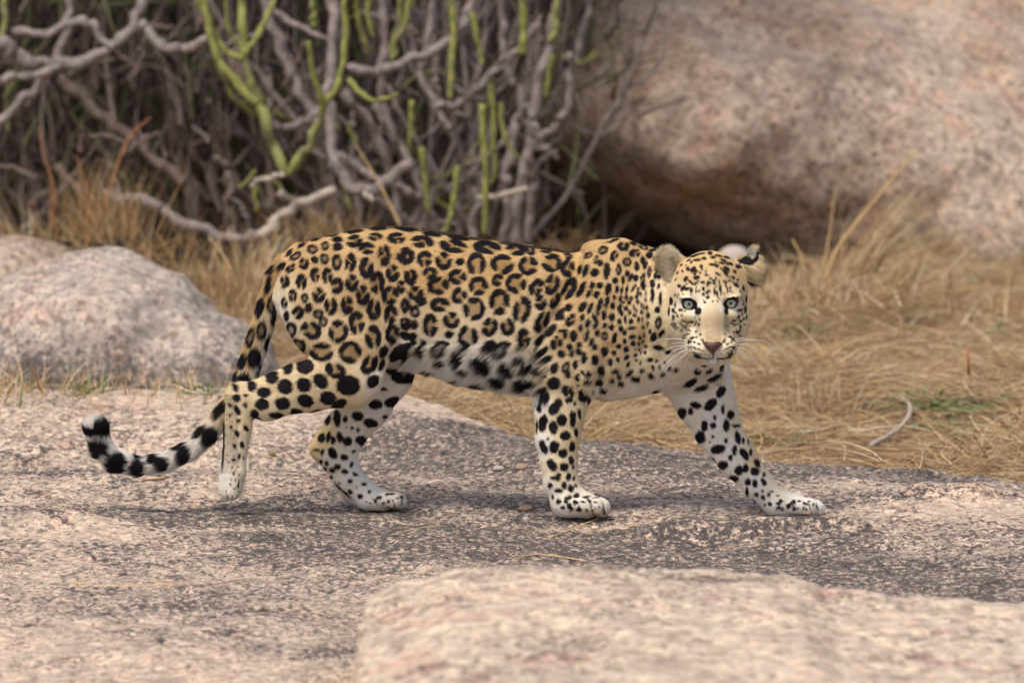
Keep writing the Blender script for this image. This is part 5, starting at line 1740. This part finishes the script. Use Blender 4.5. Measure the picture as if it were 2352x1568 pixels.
# forking boughs between and behind the traced ones
rs = np.random.RandomState(21)


def grow(s, x, y, Y, hgt, w, m, n, spread, depth=2):
    """one upright bough with curved side boughs; candelabra habit"""
    pts = [(x, y)]
    dx = rs.normal(0, .45) * spread
    for k in range(4):
        x += dx * hgt / 4 + rs.normal(0, 16)
        y -= hgt / 4
        dx *= .75
        pts.append((x, y))
    branch(s, pts, w, w * .8, m, Y, Y + rs.normal(0, .12), seed=rs.randint(9999))
    if depth and n < 1000:
        for k in range(3):
            j = rs.randint(1, 4)
            px_, py_ = pts[j]
            sd = rs.choice([-1, 1])
            h2 = hgt * rs.uniform(.35, .6)
            q = [(px_, py_), (px_ + sd * h2 * .25, py_ - h2 * .1), (px_ + sd * h2 * .45, py_ - h2 * .45), (px_ + sd * h2 * .5 + rs.normal(0, 6), py_ - h2)]
            branch(s, q, w * .75, w * .45, m if rs.rand() > .2 else 'v', Y, Y + rs.normal(0, .15), seed=rs.randint(9999))


for k in range(19):                                       # grey middle and right
    x = rs.uniform(820, 1230)
    Y = rs.uniform(5.0, 5.8)
    s = 3 if x < 1100 else 4
    grow(s, x, rs.uniform(520, 600), Y, rs.uniform(380, 640), rs.uniform(13, 22), 'g', k, 1.5)
for k in range(10):
    x = rs.uniform(440, 860)
    grow(2, x, rs.uniform(480, 600), rs.uniform(5.3, 6.2), rs.uniform(400, 640), rs.uniform(20, 30), 'b' if x < 640 else 'g', k, .8)
for k in range(9):
    x = rs.uniform(-60, 440)
    grow(1, x, rs.uniform(480, 600), rs.uniform(5.6, 6.6), rs.uniform(400, 640), rs.uniform(22, 36), 'b', k, 1.0)

# slender dead side twigs in front of the boughs
for k in range(46):
    x = rs.uniform(60, 1290)
    y_ = rs.uniform(30, 520)
    s_n = 1 if x < 430 else 2 if x < 830 else 3 if x < 1130 else 4
    a = rs.uniform(-1.2, 1.2) - math.pi / 2
    l = rs.uniform(50, 150)
    q = [(x, y_)]
    for j in range(3):
        a += rs.normal(0, .35)
        q.append((q[-1][0] + math.cos(a) * l / 3, q[-1][1] + math.sin(a) * l / 3))
    branch(s_n, q, rs.uniform(10, 16), rs.uniform(6, 9), 'gbgm'[k % 4] if x > 430 else 'b', rs.uniform(4.6, 5.2), seed=k + 900)

# countless thin twigs deep in the thicket and its unseen canopy, built to shade it
r = np.random.RandomState(31)
n = 6500
x = r.uniform(-2.6, 0.35, n)
y = r.uniform(5.2, 7.6, n)
z0 = r.uniform(-.1, 1.5, n)
K = 5
s = np.linspace(0, 1, K)
az = r.uniform(0, 6.28, n)
L = r.uniform(.2, .6, n)
til = r.normal(.5, .5, n)
cv = r.normal(0, .8, n)
ti = til[:, None] + cv[:, None] * s
pts = np.stack([x[:, None] + np.cumsum(np.cos(az)[:, None] * np.sin(ti) * L[:, None] / K, 1),
                y[:, None] + np.cumsum(np.sin(az)[:, None] * np.sin(ti) * L[:, None] / K, 1),
                z0[:, None] + np.cumsum(np.cos(ti) * L[:, None] / K, 1)], -1)
tw = np.array([lin(104, 90, 86), lin(134, 120, 112), lin(80, 68, 64), lin(108, 110, 76)])
tc_ = tw[r.randint(0, 4, n)] * r.uniform(.7, 1.2, (n, 1))
tag(hair_object("twig_tangle", pts, attr_mat("thicket_twigs", rough=.9, spec=.1), r.uniform(.003, .009, n), tc_),
    "tangle of countless thin dead twigs filling the inside of the thicket", kind="stuff")
n = 5200  # crown above the view, packed densely to keep skylight off the thicket
x = r.uniform(-3.2, .6, n)
y = r.uniform(4.5, 8.2, n)
z0 = r.uniform(1.75, 2.7, n)
az = r.uniform(0, 6.28, n)
L = r.uniform(.2, .5, n)
ti = r.normal(.6, .6, n)[:, None] + r.normal(0, .6, n)[:, None] * s
pts = np.stack([x[:, None] + np.cumsum(np.cos(az)[:, None] * np.sin(ti) * L[:, None] / K, 1),
                y[:, None] + np.cumsum(np.sin(az)[:, None] * np.sin(ti) * L[:, None] / K, 1),
                z0[:, None] + np.cumsum(np.cos(ti) * L[:, None] / K, 1)], -1)
gc = np.array([lin(110, 128, 60), lin(130, 120, 100), lin(90, 108, 50)])
tag(hair_object("shading_canopy", pts, attr_mat("shading_canopy_stems", rough=.8, spec=.1), r.uniform(.008, .02, n), gc[r.randint(0, 3, n)]),
    "unseen crown of green stems, built dense to shade the thicket", kind="stuff")
